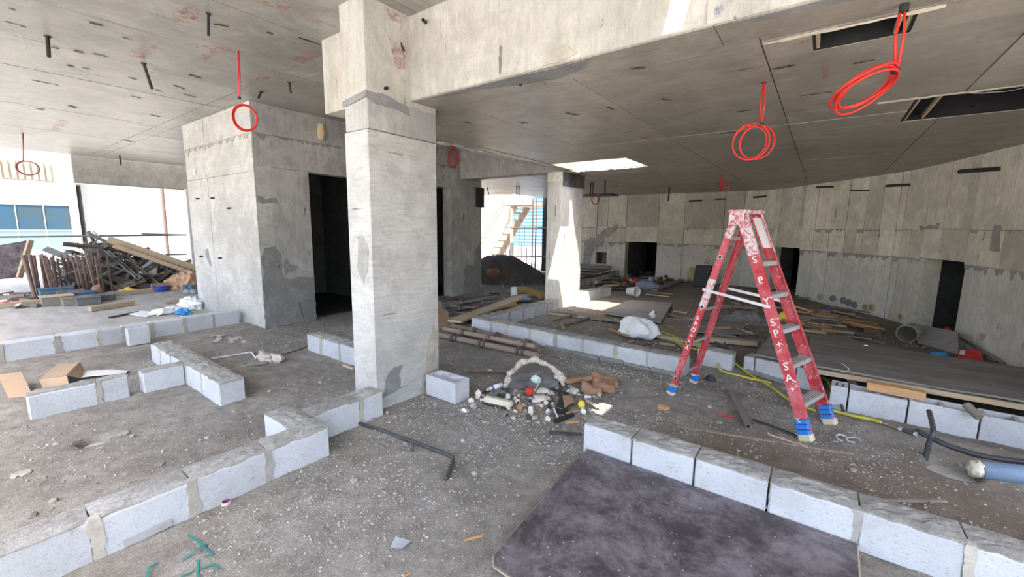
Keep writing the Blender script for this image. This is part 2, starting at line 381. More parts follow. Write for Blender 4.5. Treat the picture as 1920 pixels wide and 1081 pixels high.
def film():
    t = NT('film_ply'); p = t.pos
    c = t.mix(t.ramp(t.noise(p, 3.2, 10, 0.80, 0.25), 0.42, 0.60), (0.060, 0.048, 0.052), (0.20, 0.175, 0.185))
    c = t.mix(t.math('MULTIPLY', t.ramp(t.noise(t.map(p, (1, 1, 1), (0, 0, 0), (4, 2, 0)), 11, 8, .8, .2), .50, .62), .6), c, (0.045, 0.036, 0.038))
    w = t.ramp(t.noise(p, 7, 8, 0.8, 0.8), 0.60, 0.72)
    c = t.mix(t.math('MULTIPLY', w, 0.5), c, (0.34, 0.32, 0.32))
    v = t.voro(p, 26); k = t.ramp(v.outputs['Distance'], 0.10, 0.16, (1, 1, 1, 1), (0, 0, 0, 1)); pick = t.ramp(v.outputs['Color'], 0.70, 0.74)
    c = t.mix(t.math('MULTIPLY', k, t.math('MULTIPLY', pick, 0.8)), c, (0.5, 0.49, 0.48))
    bl = t.ramp(t.noise(t.map(p, (1, 2.2, 1)), 3.5, 7, 0.75, 1.2), 0.62, 0.68)
    c = t.mix(t.math('MULTIPLY', bl, 0.9), c, (0.030, 0.022, 0.022))
    t.bump(t.noise(p, 30, 5), 0.15, 0.003); return t.out(c, t.ramp(t.noise(p, 4, 4), 0.3, 0.8, (0.35, 0.35, 0.35, 1), (0.75, 0.75, 0.75, 1)), 0, 0.45)
film()
def sheetmat(name, a, b, grain):
    t = NT(name); p = t.map(t.pos, grain)
    c = t.mix(t.ramp(t.noise(p, 3.0, 8, 0.72), 0.35, 0.66), a, b)
    c = t.mix(t.math('MULTIPLY', t.ramp(t.noise(t.pos, 1.6, 6), 0.5, 0.75), 0.55), c, (0.25, 0.215, 0.17))
    t.bump(t.noise(p, 16, 5), 0.2, 0.003); return t.out(c, 0.8, 0, 0.3)
sheetmat('ply_grey', (0.27, 0.255, 0.24), (0.15, 0.14, 0.132), (0.5, 2.2, 1))
sheetmat('ply_grey_pale', (0.36, 0.34, 0.325), (0.23, 0.215, 0.205), (0.5, 2.2, 1))
sheetmat('ply_brown', (0.30, 0.25, 0.18), (0.20, 0.165, 0.12), (0.5, 2.2, 1))
def redpaint(name, base, worn, amount):
    t = NT(name); p = t.pos
    n = t.noise(p, 22, 8, 0.8, 0.5); w = t.ramp(n, amount, amount+0.05)
    n2 = t.ramp(t.noise(p, 5, 6, 0.7), 0.40, 0.70)
    c = t.mix(t.math('MULTIPLY', n2, 0.55), base, tuple(min(1, x*1.0+0.22) for x in base))
    c = t.mix(w, c, worn); return t.out(c, 0.55, 0, 0.4)
redpaint('ladder_red', (0.45, 0.030, 0.045), (0.66, 0.60, 0.60), 0.575)
redpaint('ladder_red_worn', (0.50, 0.09, 0.12), (0.64, 0.60, 0.59), 0.47)
redpaint('ladder_tread', (0.33, 0.31, 0.30), (0.42, 0.16, 0.17), 0.60)
flat('aluminium', (0.62, 0.63, 0.65), 0.42, 0.6, 0, 0.3)
flat('tape_blue', (0.02, 0.20, 0.62), 0.5, 0, 0, 0.12)
flat('tape_cream', (0.66, 0.57, 0.40), 0.7, 0, 0, 0.3)
flat('paint_white', (0.80, 0.77, 0.75), 0.7, 0, 0, 0.05)
flat('conduit_red', (0.62, 0.030, 0.020), 0.4, 0, 0, 0.05)
flat('conduit_dark', (0.36, 0.10, 0.08), 0.5, 0, 0, 0.2)
flat('black_plastic', (0.022, 0.022, 0.024), 0.5, 0, 0.2, 0.25, (0.08, 0.075, 0.07))
flat('black_pipe', (0.045, 0.048, 0.055), 0.45, 0, 0.2, 0.4, (0.16, 0.145, 0.13), 14)
flat('grey_pipe', (0.20, 0.185, 0.165), 0.6, 0, 0.2, 0.5)
flat('rust', (0.30, 0.235, 0.19), 0.8, 0.2, 0.35, 0.6, (0.20, 0.14, 0.105), 18)
flat('rust_dark', (0.13, 0.095, 0.082), 0.8, 0.2, 0.4, 0.4, (0.22, 0.16, 0.12), 12)
flat('steel_grey', (0.30, 0.30, 0.295), 0.65, 0.2, 0.5, 0.5, (0.17, 0.14, 0.11), 9)
flat('steel_dark', (0.15, 0.15, 0.15), 0.65, 0.2, 0.5, 0.4)
flat('post_brown', (0.20, 0.135, 0.11), 0.75, 0.1, 0.4, 0.4)
flat('hose_yellow', (0.55, 0.52, 0.06), 0.5, 0, 0, 0.35, (0.30, 0.27, 0.16), 12)
flat('pipe_blue', (0.20, 0.30, 0.44), 0.45, 0, 0, 0.55, (0.42, 0.45, 0.48), 5)
flat('plastic_white', (0.78, 0.78, 0.77), 0.5, 0, 0.1, 0.25, (0.45, 0.41, 0.36))
flat('bag_white', (0.82, 0.83, 0.83), 0.45, 0, 0, 0.12)
flat('cloth_cream', (0.58, 0.53, 0.45), 0.95, 0, 0.1, 0.45, (0.36, 0.32, 0.26))
flat('cloth_white', (0.68, 0.66, 0.61), 0.95, 0, 0.1, 0.35, (0.42, 0.38, 0.32))
flat('foam_cream', (0.66, 0.61, 0.48), 0.9, 0, 0.1, 0.35)
flat('foam_yellow', (0.60, 0.50, 0.28), 0.9, 0, 0.1, 0.4)
flat('mask_mint', (0.58, 0.70, 0.65), 0.8, 0, 0, 0.15)
flat('plastic_red', (0.66, 0.035, 0.03), 0.5, 0, 0.1, 0.2)
flat('plastic_blue', (0.03, 0.10, 0.46), 0.5, 0, 0.1, 0.15)
flat('plastic_sky', (0.04, 0.33, 0.72), 0.5, 0, 0.1, 0.15)
flat('plastic_yellow', (0.80, 0.58, 0.04), 0.5, 0, 0.1, 0.2)
flat('tin_blue', (0.10, 0.10, 0.36), 0.4, 0.2, 0, 0.3, (0.6, 0.6, 0.66), 30)
flat('plastic_green', (0.02, 0.22, 0.20), 0.5, 0, 0.1, 0.15)
flat('plastic_purple', (0.22, 0.06, 0.28), 0.5, 0, 0, 0.1)
flat('rag_dark', (0.05, 0.05, 0.055), 0.9, 0, 0.2, 0.3)
flat('brown_paper', (0.34, 0.19, 0.11), 0.9, 0, 0.2, 0.35)
flat('bag_tan', (0.58, 0.36, 0.23), 0.9, 0, 0.1, 0.2)
def spray(nm, col, lo=.46, hi=.70, k=.6):
    t = NT(nm); a = t.ramp(t.noise(t.pos, 16, 6, .75), lo, hi); t.t.links.new(t.math('MULTIPLY', a, k), t.b.inputs['Alpha']); return t.out(col, .9)
spray('spray_red', (0.48, 0.10, 0.075)); spray('spray_blue', (0.06, 0.12, 0.35)); spray('stain_dark', (0.035, 0.033, 0.03), .34, .50, .85); spray('stain_pale', (0.62, 0.60, 0.56))
flat('facade_white', (0.40, 0.385, 0.355), 0.85, 0, 0.05, 0.06)
flat('facade_cream', (0.36, 0.29, 0.205), 0.85, 0, 0.05, 0.10)
flat('facade_grey', (0.29, 0.30, 0.33), 0.7, 0, 0.05, 0.06)
flat('fence_blue', (0.13, 0.29, 0.50), 0.5, 0.1, 0.1, 0.08)
flat('fence_white', (0.40, 0.42, 0.45), 0.6, 0, 0.1, 0.1)
flat('stair_cream', (0.40, 0.315, 0.235), 0.8, 0, 0.1, 0.15)
flat('crate_blue', (0.05, 0.14, 0.22), 0.6, 0, 0.2, 0.3)
flat('crate_brown', (0.24, 0.14, 0.10), 0.7, 0, 0.2, 0.3)
def glass_mat():
    t = NT('window_glass'); c = t.mix(t.ramp(t.noise(t.map(t.pos, (1, 1, 1.4)), 0.8, 4), 0.35, 0.65), (0.03, 0.075, 0.12), (0.05, 0.07, 0.07))
    return t.out(c, 0.15, 0.0, 0.35)
glass_mat()
def clear_glass():
    t = NT('rail_glass'); t.b.inputs['Alpha'].default_value = 0.18; return t.out((0.45, 0.60, 0.62), 0.1, 0, 0.3)
clear_glass()

# ================================================================== THE SETTING
def cut(rects, h):
    out = []
    for (a, b, c, d) in rects:
        ha, hb, hc, hd = h
        if hb <= a or ha >= b or hd <= c or hc >= d: out.append((a, b, c, d)); continue
        if hc > c: out.append((a, b, c, hc))
        if hd < d: out.append((a, b, hd, d))
        m0, m1 = max(c, hc), min(d, hd)
        if ha > a: out.append((a, ha, m0, m1))
        if hb < b: out.append((hb, b, m0, m1))
    return out
def cut_u(rects, h):
    return [(q[2], q[3], q[0], q[1]) for q in cut([(r[2], r[3], r[0], r[1]) for r in rects], (h[2], h[3], h[0], h[1]))]
def cells(u0, u1, v0, v1, us, vs, holes=(), fn=None):
    U = [u0]+[u for u in us if u0+.02 < u < u1-.02]+[u1]; V = [v0]+[v for v in vs if v0+.02 < v < v1-.02]+[v1]; out = []
    for i in range(len(U)-1):
        for j in range(len(V)-1):
            r = [(U[i], U[i+1], V[j], V[j+1])]
            for h in holes: r = (fn or cut)(r, h)
            out += [q for q in r if q[1]-q[0] > .01 and q[3]-q[2] > .01]
    return out

# ---- floor
xs = np.concatenate([np.arange(-20, -9, .16), np.arange(-9, -6, .06), np.arange(-6, 1.6, .028), np.arange(1.6, 3.2, .08)])
ys = np.concatenate([np.arange(-2.2, -.4, .1), np.arange(-.4, 5.6, .028), np.arange(5.6, 9, .05), np.arange(9, 15.2, .12)])
XX, YY = np.meshgrid(xs, ys); ZZ = gh(XX, YY); nx, ny = len(xs), len(ys)
b = MB(); b.v = np.stack([XX.ravel(), YY.ravel(), ZZ.ravel()], 1).tolist()
ii = np.arange(nx-1)[None, :]+nx*np.arange(ny-1)[:, None]; ii = ii.ravel()
b.f = np.stack([ii, ii+1, ii+nx+1, ii+nx], 1).tolist()
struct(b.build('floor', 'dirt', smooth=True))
b = MB(); b.box(-70, 40, -45, 60, -0.6, -0.07)
struct(b.build('ground_yard', 'yard'))

# ---- upper ceiling: slab with one small opening, formwork panels below it
HOLE_S = (-0.70, -0.52, 2.05, 2.46)
ceil = sgroup('ceiling')
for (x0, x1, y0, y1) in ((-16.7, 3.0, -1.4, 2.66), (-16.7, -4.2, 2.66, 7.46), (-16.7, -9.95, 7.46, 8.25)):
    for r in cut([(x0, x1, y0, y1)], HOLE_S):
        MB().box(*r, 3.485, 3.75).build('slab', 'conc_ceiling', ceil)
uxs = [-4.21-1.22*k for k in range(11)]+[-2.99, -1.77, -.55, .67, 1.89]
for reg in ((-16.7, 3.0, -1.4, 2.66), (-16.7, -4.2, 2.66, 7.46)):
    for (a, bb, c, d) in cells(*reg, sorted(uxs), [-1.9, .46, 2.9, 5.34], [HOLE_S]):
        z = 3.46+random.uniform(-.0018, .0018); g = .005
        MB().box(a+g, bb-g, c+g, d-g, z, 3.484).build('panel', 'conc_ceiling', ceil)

# ---- lower ceiling behind the beam with its skylight and dark pockets
SKY = (-4.15, -2.65, 6.6, 7.7); POC1 = (-0.16, 0.28, 3.08, 3.39); POC2 = (0.52, 1.55, 5.0, 5.96); _l = G(1163, 345, 2.77); VENT = (_l.x-.07, _l.x+.07, _l.y-.07, _l.y+.07)
low = sgroup('ceiling_rear')
regs = ((-4.2, 3.2, 2.95, 14.3), (-7.06, -4.2, 7.46, 14.3), (-8.6, -7.06, 8.25, 14.3), (-13, -8.6, 8.25, 11.7))
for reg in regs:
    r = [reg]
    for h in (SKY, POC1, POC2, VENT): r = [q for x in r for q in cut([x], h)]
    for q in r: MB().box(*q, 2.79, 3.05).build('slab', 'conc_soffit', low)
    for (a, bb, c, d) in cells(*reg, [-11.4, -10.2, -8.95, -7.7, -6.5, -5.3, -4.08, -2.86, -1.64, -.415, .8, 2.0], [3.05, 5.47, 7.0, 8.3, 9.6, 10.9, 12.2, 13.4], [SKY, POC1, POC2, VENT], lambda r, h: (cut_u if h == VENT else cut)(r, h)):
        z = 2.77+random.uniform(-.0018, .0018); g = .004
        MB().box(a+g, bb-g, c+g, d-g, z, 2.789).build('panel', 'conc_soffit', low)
# dark timber-lined pockets
for k, (x0, x1, y0, y1) in enumerate((POC1, POC2)):
    zt = 3.0
    top = cut([(x0, x1, y0, y1)], (1.22, 1.26, 5.66, 5.70)) if k else [(x0, x1, y0, y1)]
    m = MB()
    for q in top: m.box(*q, zt, zt+.03)
    m.box(x0, x0+.012, y0, y1, 2.775, zt); m.box(x1-.012, x1, y0, y1, 2.775, zt); m.box(x0, x1, y0, y0+.012, 2.775, zt); m.box(x0, x1, y1-.012, y1, 2.775, zt)
    m.build('pocket_lining', 'conc_shade', low, label='plywood lining of a ceiling pocket, blackened for its shade')
    for x in ((x0+.02, x1-.06, x1-.02) if k == 0 else (x0+.03, x0+.16)):
        MB().bar((x, y0+.012, 2.80), (x, y1-.012, 2.80), .018, .04).build('batten', 'wood_pale', low)
    MB().sheet([(x0-.25, y0-.012, 2.768), (x1+.1, y0-.012, 2.768), (x1+.1, y0+.02, 2.764), (x0-.25, y0+.02, 2.764)], 14, 1, .004, .01, 9, k).build('torn_strip', 'foam_cream', low)
MB().sheet([(.8, 5.02, 2.77), (1.8, 5.04, 2.74), (1.8, 5.10, 2.75), (.8, 5.06, 2.775)], 18, 2, .004, .03, 7, 4).build('torn_strip', 'steel_grey', low)
# pocket over the far wall corner
MB().box(-7.0, -5.6, 12.9, 13.5, 2.72, 2.768).build('pocket_lining', 'film_ply', low)
# broken concrete edge along the skylight
for k in range(7):
    x = -4.0+k*.2; MB().blob((x, 7.72, 2.765), .13, .05, .015, .4, 2, k, 1, False).build('broken_edge', 'conc_beam', low)

# ---- step beams between the two ceilings
bm_ = thing('concrete_beam', 'long pale concrete beam running right from the nearest column under the ceiling', 'beam', (-1, 2.8, 2.77))
m = MB(); m.cbox((-3.12, 2.64, 2.768), (6.6, 0, 0), (0, .33, 0), (0, 0, .72), .008); m.build('beam_body', 'conc_beam', bm_)
for x0, x1 in ((-3.1, -1.85), (-1.845, -.6), (-.595, .6), (.605, 1.9), (1.905, 3.4)): MB().box(x0, x1, 2.652, 2.955, 2.759, 2.769).build('soffit_face', 'conc_soffit', bm_)
def patch(parent, pts, o, a, c, mat='mortar_grey', name='mortar_patch', th=.006, rag=.02, seed=1):
    """ragged thin patch: pts in (u, w) on the plane at o with axes a and z, proud along c"""
    P = []; n = len(pts)
    for i in range(n):
        p = Vector(pts[i]); q = Vector(pts[(i+1) % n]); k = max(1, int((q-p).length/.06))
        for j in range(k):
            t = p.lerp(q, j/k); P.append((t.x+rag*mnoise.noise(Vector((t.x*9, t.y*9, seed)))*1.6, t.y+rag*mnoise.noise(Vector((t.x*9, t.y*9, seed+20)))*1.6))
    return MB().prism(P, Vector(o)-Vector(c)*.004, a, (0, 0, 1), Vector(c)*(th+.004)).build(name, mat, parent)
MB().prism([(-2.95, 2.66), (-2.4, 2.65), (-1.9, 2.66), (-1.62, 2.68), (-1.35, 2.66), (-1.45, 2.80), (-1.7, 2.87), (-1.95, 2.84), (-2.3, 2.76), (-2.7, 2.71)], (0, 0, 2.7585), (1, 0, 0), (0, 1, 0), (0, 0, -.004)).build('mortar_patch', 'mortar_grey', bm_)
MB().prism([(-.5, 2.66), (.1, 2.645), (.9, 2.645), (1.4, 2.65), (1.1, 2.78), (.3, 2.74), (-.3, 2.72)], (0, 0, 2.7585), (1, 0, 0), (0, 1, 0), (0, 0, -.004)).build('mortar_patch', 'mortar_grey', bm_)
patch(bm_, [(-1.72, 2.775), (-1.5, 2.775), (-1.42, 2.80), (-1.52, 2.88), (-1.62, 2.86)], (0, 2.64, 0), (1, 0, 0), (0, -1, 0), 'mortar_tan', seed=3)
lb = thing('concrete_beam', 'short stub of beam on the left of the nearest column', 'beam', (-3.8, 2.5, 2.77))
MB().cbox((-4.2, 2.46, 2.765), (.78, 0, 0), (0, .45, 0), (0, 0, .72), .008).build('beam_body', 'conc_beam', lb)
MB().box(-4.215, -4.02, 2.91, 7.42, 2.763, 3.485).build('edge_beam', 'conc_soffit', lb)
db = thing('concrete_beam', 'shaded beam spanning from the core wall to the far sunlit column', 'beam', (-5.8, 7.6, 2.76))
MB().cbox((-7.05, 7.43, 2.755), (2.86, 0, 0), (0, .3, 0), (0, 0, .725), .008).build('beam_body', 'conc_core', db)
for k in range(16):     # broken slab lip seen against the shaded beam
    y = 4.2+k*.2; MB().blob((-4.22-.05*random.random(), y, 2.765), .09, .13, .018, .35, 2, k, 1, False).build('broken_edge', 'conc_beam', lb)
fb = thing('concrete_beam', 'grey edge beam over the open left side of the floor', 'beam', (-17, 4, 2.73))
MB().cbox((-17.25, 2.39, 2.735), (.28, 0, 0), (0, 5.9, 0), (0, 0, .78), .01).build('beam_body', 'conc_grey', fb)
MB().cbox((-17.24, 2.36, 2.74), (.26, 0, 0), (0, .028, 0), (0, 0, .76), .004).build('end_face', 'conc_wall_light', fb)

# ---- columns
c1 = thing('concrete_column', 'tall rectangular concrete column in the foreground beside the hollow block', 'column', (-3.26, 2.56, 0))
MB().cbox((-3.43, 2.18, -.1), (.33, 0, 0), (0, .77, 0), (0, 0, 2.54), .007).build('lower_shaft', 'conc_col', c1)
MB().cbox((-3.422, 2.188, 2.446), (.32, 0, 0), (0, .762, 0), (0, 0, .32), .007).build('collar', 'conc_core', c1)
MB().cbox((-3.435, 2.178, 2.70), (.335, 0, 0), (0, .772, 0), (0, 0, .78), .007).build('upper_shaft', 'conc_beam', c1)
patch(c1, [(2.18, 2.67), (2.25, 2.665), (2.4, 2.65), (2.62, 2.64), (2.62, 2.70), (2.4, 2.74), (2.27, 2.74), (2.18, 2.74)], (-3.10, 0, 0), (0, 1, 0), (1, 0, 0), 'mortar_grey', rag=.015)
patch(c1, [(-3.43, 2.65), (-3.3, 2.66), (-3.1, 2.69), (-3.1, 2.735), (-3.3, 2.71), (-3.43, 2.70)], (0, 2.18, 0), (1, 0, 0), (0, -1, 0), 'mortar_grey', rag=.012, seed=4)
patch(c1, [(-3.31, 1.55), (-3.18, 1.5), (-3.17, 1.30), (-3.22, 1.12), (-3.28, 1.3)], (0, 2.18, 0), (1, 0, 0), (0, -1, 0), 'mortar_mid', rag=.045, seed=5, th=.002)
patch(c1, [(2.24, .08), (2.42, .12), (2.47, .34), (2.36, .36), (2.27, .2)], (-3.10, 0, 0), (0, 1, 0), (1, 0, 0), 'mortar_grey', rag=.025, seed=7)
patch(c1, [(2.74, .02), (2.92, .02), (2.94, .55), (2.86, .66), (2.78, .45)], (-3.10, 0, 0), (0, 1, 0), (1, 0, 0), 'mortar_tan', rag=.03, seed=8)
c2 = thing('concrete_column', 'sunlit rectangular concrete column with a black box at its top', 'column', (-4.45, 7.93, 0))
MB().cbox((-4.62, 7.46, -.1), (.33, 0, 0), (0, .94, 0), (0, 0, 2.66), .007).build('shaft', 'conc_wall_light', c2)
MB().cbox((-4.625, 7.455, 2.56), (.338, 0, 0), (0, .948, 0), (0, 0, .22), .007).build('collar', 'conc_wall', c2)
MB().box(-4.29, -4.262, 7.50, 8.40, 2.50, 2.765).build('formwork_board', 'film_ply', c2, label='black board fixed to the column head')
fc = thing('concrete_column', 'edge column at the open left side, mostly behind the core wall', 'column', (-17, 5.2, 0))
MB().cbox((-17.28, 4.93, -.1), (.35, 0, 0), (0, .6, 0), (0, 0, 2.85), .01).build('shaft', 'conc_wall_light', fc)

# ---- core walls (stair and lift core)
def wall_cells(name, mat, o, a, n, u0, u1, z0, z1, us, zs, holes, th=.25, gap=.004, jit=.004, lights=None):
    """panelled wall on plane o with axis a; n points to the visible side; panels are parts"""
    g = sgroup(name); a = Vector(a); n = Vector(n); o = Vector(o)
    for (p, q, r, t) in cells(u0, u1, z0, z1, us, zs, holes, cut_u):
        off = random.uniform(-jit, jit)
        mm = lights if lights and t <= 1.3 else mat
        MB().obox(o+a*(p+gap/2)+Vector((0, 0, r+gap/2))+n*off, a*(q-p-gap), -n*th, (0, 0, t-r-gap)).build('panel', mm, g)
    MB_ = MB()
    for (p, q, r, t) in cells(u0, u1, z0, z1, [], [], holes):
        MB_.obox(o+a*p+Vector((0, 0, r))-n*.02, a*(q-p), -n*(th-.04), (0, 0, t-r))
    MB_.build('wall_body', mat, g); return g
wf = wall_cells('wall_core_front', 'conc_col', (0, 2.94, 0), (1, 0, 0), (0, -1, 0), -9.95, -7.06, -.08, 3.47, [-8.93], [2.45, 3.02], [], .25, .006, .004)
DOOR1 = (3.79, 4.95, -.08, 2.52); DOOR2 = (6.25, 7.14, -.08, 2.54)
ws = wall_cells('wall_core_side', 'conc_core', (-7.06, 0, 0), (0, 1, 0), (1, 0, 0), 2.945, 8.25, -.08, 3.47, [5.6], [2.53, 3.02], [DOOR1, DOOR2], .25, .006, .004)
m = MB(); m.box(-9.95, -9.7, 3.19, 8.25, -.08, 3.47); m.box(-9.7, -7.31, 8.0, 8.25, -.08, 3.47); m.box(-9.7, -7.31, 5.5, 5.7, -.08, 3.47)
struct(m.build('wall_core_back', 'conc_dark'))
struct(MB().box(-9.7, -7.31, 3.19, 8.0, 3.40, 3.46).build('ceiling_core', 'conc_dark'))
struct(MB().box(-9.7, -7.31, 3.19, 8.0, -.08, 0.015).build('floor_core', 'conc_shade'))
patch(ws, [(2.95, 0), (3.78, 0), (3.785, .74), (3.55, .78), (3.38, .74), (3.27, .80), (3.24, 1.20), (3.16, 1.28), (3.02, 1.26), (2.95, 1.15)], (-7.06, 0, 0), (0, 1, 0), (1, 0, 0), 'mortar_grey', rag=.03, seed=9)
patch(ws, [(3.27, .82), (3.42, .86), (3.52, .96), (3.40, 1.0), (3.30, 1.08)], (-7.06, 0, 0), (0, 1, 0), (1, 0, 0), 'mortar_grey', rag=.03, seed=10)
patch(ws, [(2.96, 1.98), (3.1, 1.96), (3.26, 1.99), (3.24, 2.06), (3.08, 2.04), (2.96, 2.07)], (-7.06, 0, 0), (0, 1, 0), (1, 0, 0), 'mortar_grey', rag=.03, seed=11)
patch(ws, [(7.55, -.05), (8.24, -.05), (8.24, 1.3), (8.0, 1.1), (7.95, .7), (7.7, .75), (7.6, .55)], (-7.06, 0, 0), (0, 1, 0), (1, 0, 0), 'mortar_grey', rag=.05, seed=12)
patch(wf, [(-9.35, 1.15), (-9.2, 1.2), (-9.1, .85), (-9.28, 1.0)], (0, 2.94, 0), (1, 0, 0), (0, -1, 0), 'mortar_grey', rag=.03, seed=13)
MB().tube([onX(602, 232, -7.03), onX(603, 250, -7.02), onX(602, 262, -7.03)], [.05, .07, .05], 8).build('foam_bead', 'foam_yellow', ws, label='yellow expanding foam')
MB().box(-7.07, -6.98, 8.02, 8.26, 2.14, 2.62).build('duct_box', 'black_plastic', ws, label='black box fixed high on the wall')
for (px, py) in ((373, 372), (401, 371), (380, 480), (415, 483), (432, 390)):
    p = onY(px, py, 2.935); MB().tube([p+Vector((0, .02, 0)), p+Vector((0, -.05, -.005))], .014, 8).build('tie_stub', 'black_plastic', wf)

# ---- curved rear wall with three low doorways
WP = [(-8.2, 13.83), (-1.36, 13.8), (-.75, 13.15), (0.56, 11.53), (1.185, 10.656), (1.58, 9.47), (1.91, 8.2), (2.1, 7.0), (2.2, 5.6), (2.25, 4.2)]
WP = [Vector((x, y, 0)) for x, y in WP]
WS = [0]
for p, q in zip(WP, WP[1:]): WS.append(WS[-1]+(q-p).length)
def wpt(s):
    for i in range(len(WP)-1):
        if s <= WS[i+1]+1e-6: return WP[i].lerp(WP[i+1], (s-WS[i])/(WS[i+1]-WS[i]))
    return WP[-1].copy()
def onwall(px, py):
    d = ray(px, py)
    for i in range(len(WP)-1):
        a, q = WP[i], WP[i+1]; e = q-a; den = d.x*(-e.y)+e.x*d.y
        if abs(den) < 1e-9: continue
        t = (a.x*(-e.y)+e.x*a.y)/den; k = (d.x*a.y-d.y*a.x)/den
        if -1e-3 <= k <= 1.001 and t > 0:
            return Vector((0, 0, HCAM))+d*t, WS[i]+k*(WS[i+1]-WS[i]), Vector((-e.y, e.x, 0)).normalized()*(-1)
    return None
rw = sgroup('wall_rear')
sof = lambda px, py: onwall(px, py)[1]
N1 = (sof(1172, 470), sof(1231, 470)); N2 = (sof(1446, 480), sof(1499, 480)); N3 = (sof(1719, 540), sof(1803, 540)); NS = (sof(1117, 480), sof(1137, 480))
joints = sorted([sof(x, 420) for x in (1177, 1237, 1283, 1357, 1393, 1432, 1462, 1500, 1530, 1558, 1588, 1622, 1652, 1683, 1714, 1738, 1772, 1808, 1840, 1868, 1892)]+[N1[0], N1[1], N2[0], N2[1], N3[0], N3[1], NS[0], NS[1]]+[WS[k]+.001 for k in range(1, len(WS)-1)]+[WS[-3]+.4, WS[-3]+.8, WS[-2]+.5])
jj = [0]
for s in joints:
    if s-jj[-1] > .12 or any(abs(s-q) < 1e-6 for q in N1+N2+N3+NS): jj.append(s)
jj.append(WS[-1])
for i in range(len(jj)-1):
    s0, s1 = jj[i], jj[i+1]
    if s1-s0 < .02: continue
    p, q = wpt(s0), wpt(s1); a = q-p; L = a.length; a = a/L; n = Vector((a.y, -a.x, 0))
    if n.dot(Vector((0, 0, 0))-p) < 0: n = -n
    mid = (s0+s1)/2; opens = any(N[0]-.01 < mid < N[1]+.01 for N in (N1, N2, N3)); small = NS[0]-.01 < mid < NS[1]+.01
    bands = [(1.23, 1.72), (1.72, 2.775)] if opens else ([(-.05, .42), (.83, 1.23), (1.23, 1.72), (1.72, 2.775)] if small else [(-.05, 1.20), (1.20, 1.70), (1.70, 2.775)])
    for k, (z0, z1) in enumerate(bands):
        off = random.uniform(-.010, .010)+(.016 if z0 > 1 else -.004)
        MB().obox(p+a*.006+n*off+Vector((0, 0, z0+.004)), a*(L-.012), -n*.28, (0, 0, z1-z0-.008)).build('panel', 'conc_wall' if z0 > 1 else 'conc_wall_light', rw)
    for (z0, z1) in bands:
        MB().obox(p-a*.005-n*.03+Vector((0, 0, z0)), a*(L+.01), -n*.26, (0, 0, z1-z0)).build('wall_body', 'conc_wall', rw)
# added enclosure, there to keep the space behind the doorways dark
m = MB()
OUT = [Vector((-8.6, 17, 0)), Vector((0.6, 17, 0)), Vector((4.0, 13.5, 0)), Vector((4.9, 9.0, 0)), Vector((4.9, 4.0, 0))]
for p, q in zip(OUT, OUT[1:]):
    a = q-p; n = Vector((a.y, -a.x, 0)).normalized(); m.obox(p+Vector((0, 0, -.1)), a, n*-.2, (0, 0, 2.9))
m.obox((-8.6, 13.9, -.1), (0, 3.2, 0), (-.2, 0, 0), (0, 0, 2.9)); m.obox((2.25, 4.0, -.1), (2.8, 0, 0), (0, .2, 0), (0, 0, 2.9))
struct(m.build('wall_blackout', 'conc_shade'))
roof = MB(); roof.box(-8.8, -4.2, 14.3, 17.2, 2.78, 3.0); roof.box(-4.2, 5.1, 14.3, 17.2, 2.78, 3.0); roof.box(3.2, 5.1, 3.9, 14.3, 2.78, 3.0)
struct(roof.build('ceiling_blackout', 'conc_shade'))
# inner partitions that show as dark grey reveals
p = wpt(N3[0])
MB().obox(p+Vector((.06, .02, 0)), (.75, .55, 0), (-.05, .10, 0), (0, 0, 1.22)).build('reveal', 'conc_dark', rw)
p = wpt(N1[0]); MB().box(p.x-.2, p.x, p.y+.05, p.y+2.2, 0, 1.22).build('reveal', 'conc_dark', rw)
p = wpt(N2[0]); MB().obox(p+Vector((.03, .05, 0)), (.45, .75, 0), (-.08, .05, 0), (0, 0, 1.22)).build('reveal', 'conc_dark', rw)
pS = wpt(NS[0]); qS = wpt(NS[1]); MB().box(pS.x, qS.x, pS.y+.10, pS.y+.13, .42, .83).build('recess_back', 'black_plastic', rw)
for k in (.62, .75, .9): MB().bar((pS.x+(qS.x-pS.x)*k, pS.y+.03, .42), (pS.x+(qS.x-pS.x)*(k+.06), pS.y+.03, .83), .02, .02).build('batten', 'wood_grey', rw)
def wall_patch(pxs, mat, seed, rag=.05, name='mortar_patch', th=.03):
    H = [onwall(*p) for p in pxs]; n = H[0][2]
    if n.dot(-H[0][0]) < 0: n = -n
    o = H[0][0]; a = Vector((-n.y, n.x, 0)); P = [((h[0]-o).dot(a), h[0].z) for h in H]
    return patch(rw, P, (o.x, o.y, 0), a, n, mat, name, th, rag, seed)
wall_patch([(1093, 498), (1098, 452), (1120, 440), (1140, 425), (1158, 422), (1156, 433), (1135, 447), (1128, 462), (1112, 462), (1108, 480), (1104, 498)], 'mortar_mid', 31, .06)
wall_patch([(1858, 425), (1880, 423), (1878, 470), (1856, 470)], 'mortar_mid', 33, .04, th=.022)
wall_patch([(1726, 425), (1765, 420), (1760, 432), (1728, 433)], 'mortar_mid', 34, .03, th=.022)
for k, (px, py) in enumerate(((1654, 438), (1707, 438), (1566, 460), (1335, 412), (1276, 476), (1843, 632), (1877, 614), (1326, 490))):
    h = onwall(px, py); n = h[2]
    if n.dot(-h[0]) < 0: n = -n
    a = Vector((-n.y, n.x, 0)); r = .06 if px > 1500 else .09
    P = [(r*(0.7+.5*random.random())*math.cos(t*.7), h[0].z+r*(.7+.5*random.random())*math.sin(t*.7)) for t in range(9)]
    MB().prism(P, Vector((h[0].x, h[0].y, 0)), a, (0, 0, 1), n*.022).build('spray_mark', 'spray_red', rw, label='red spray mark')

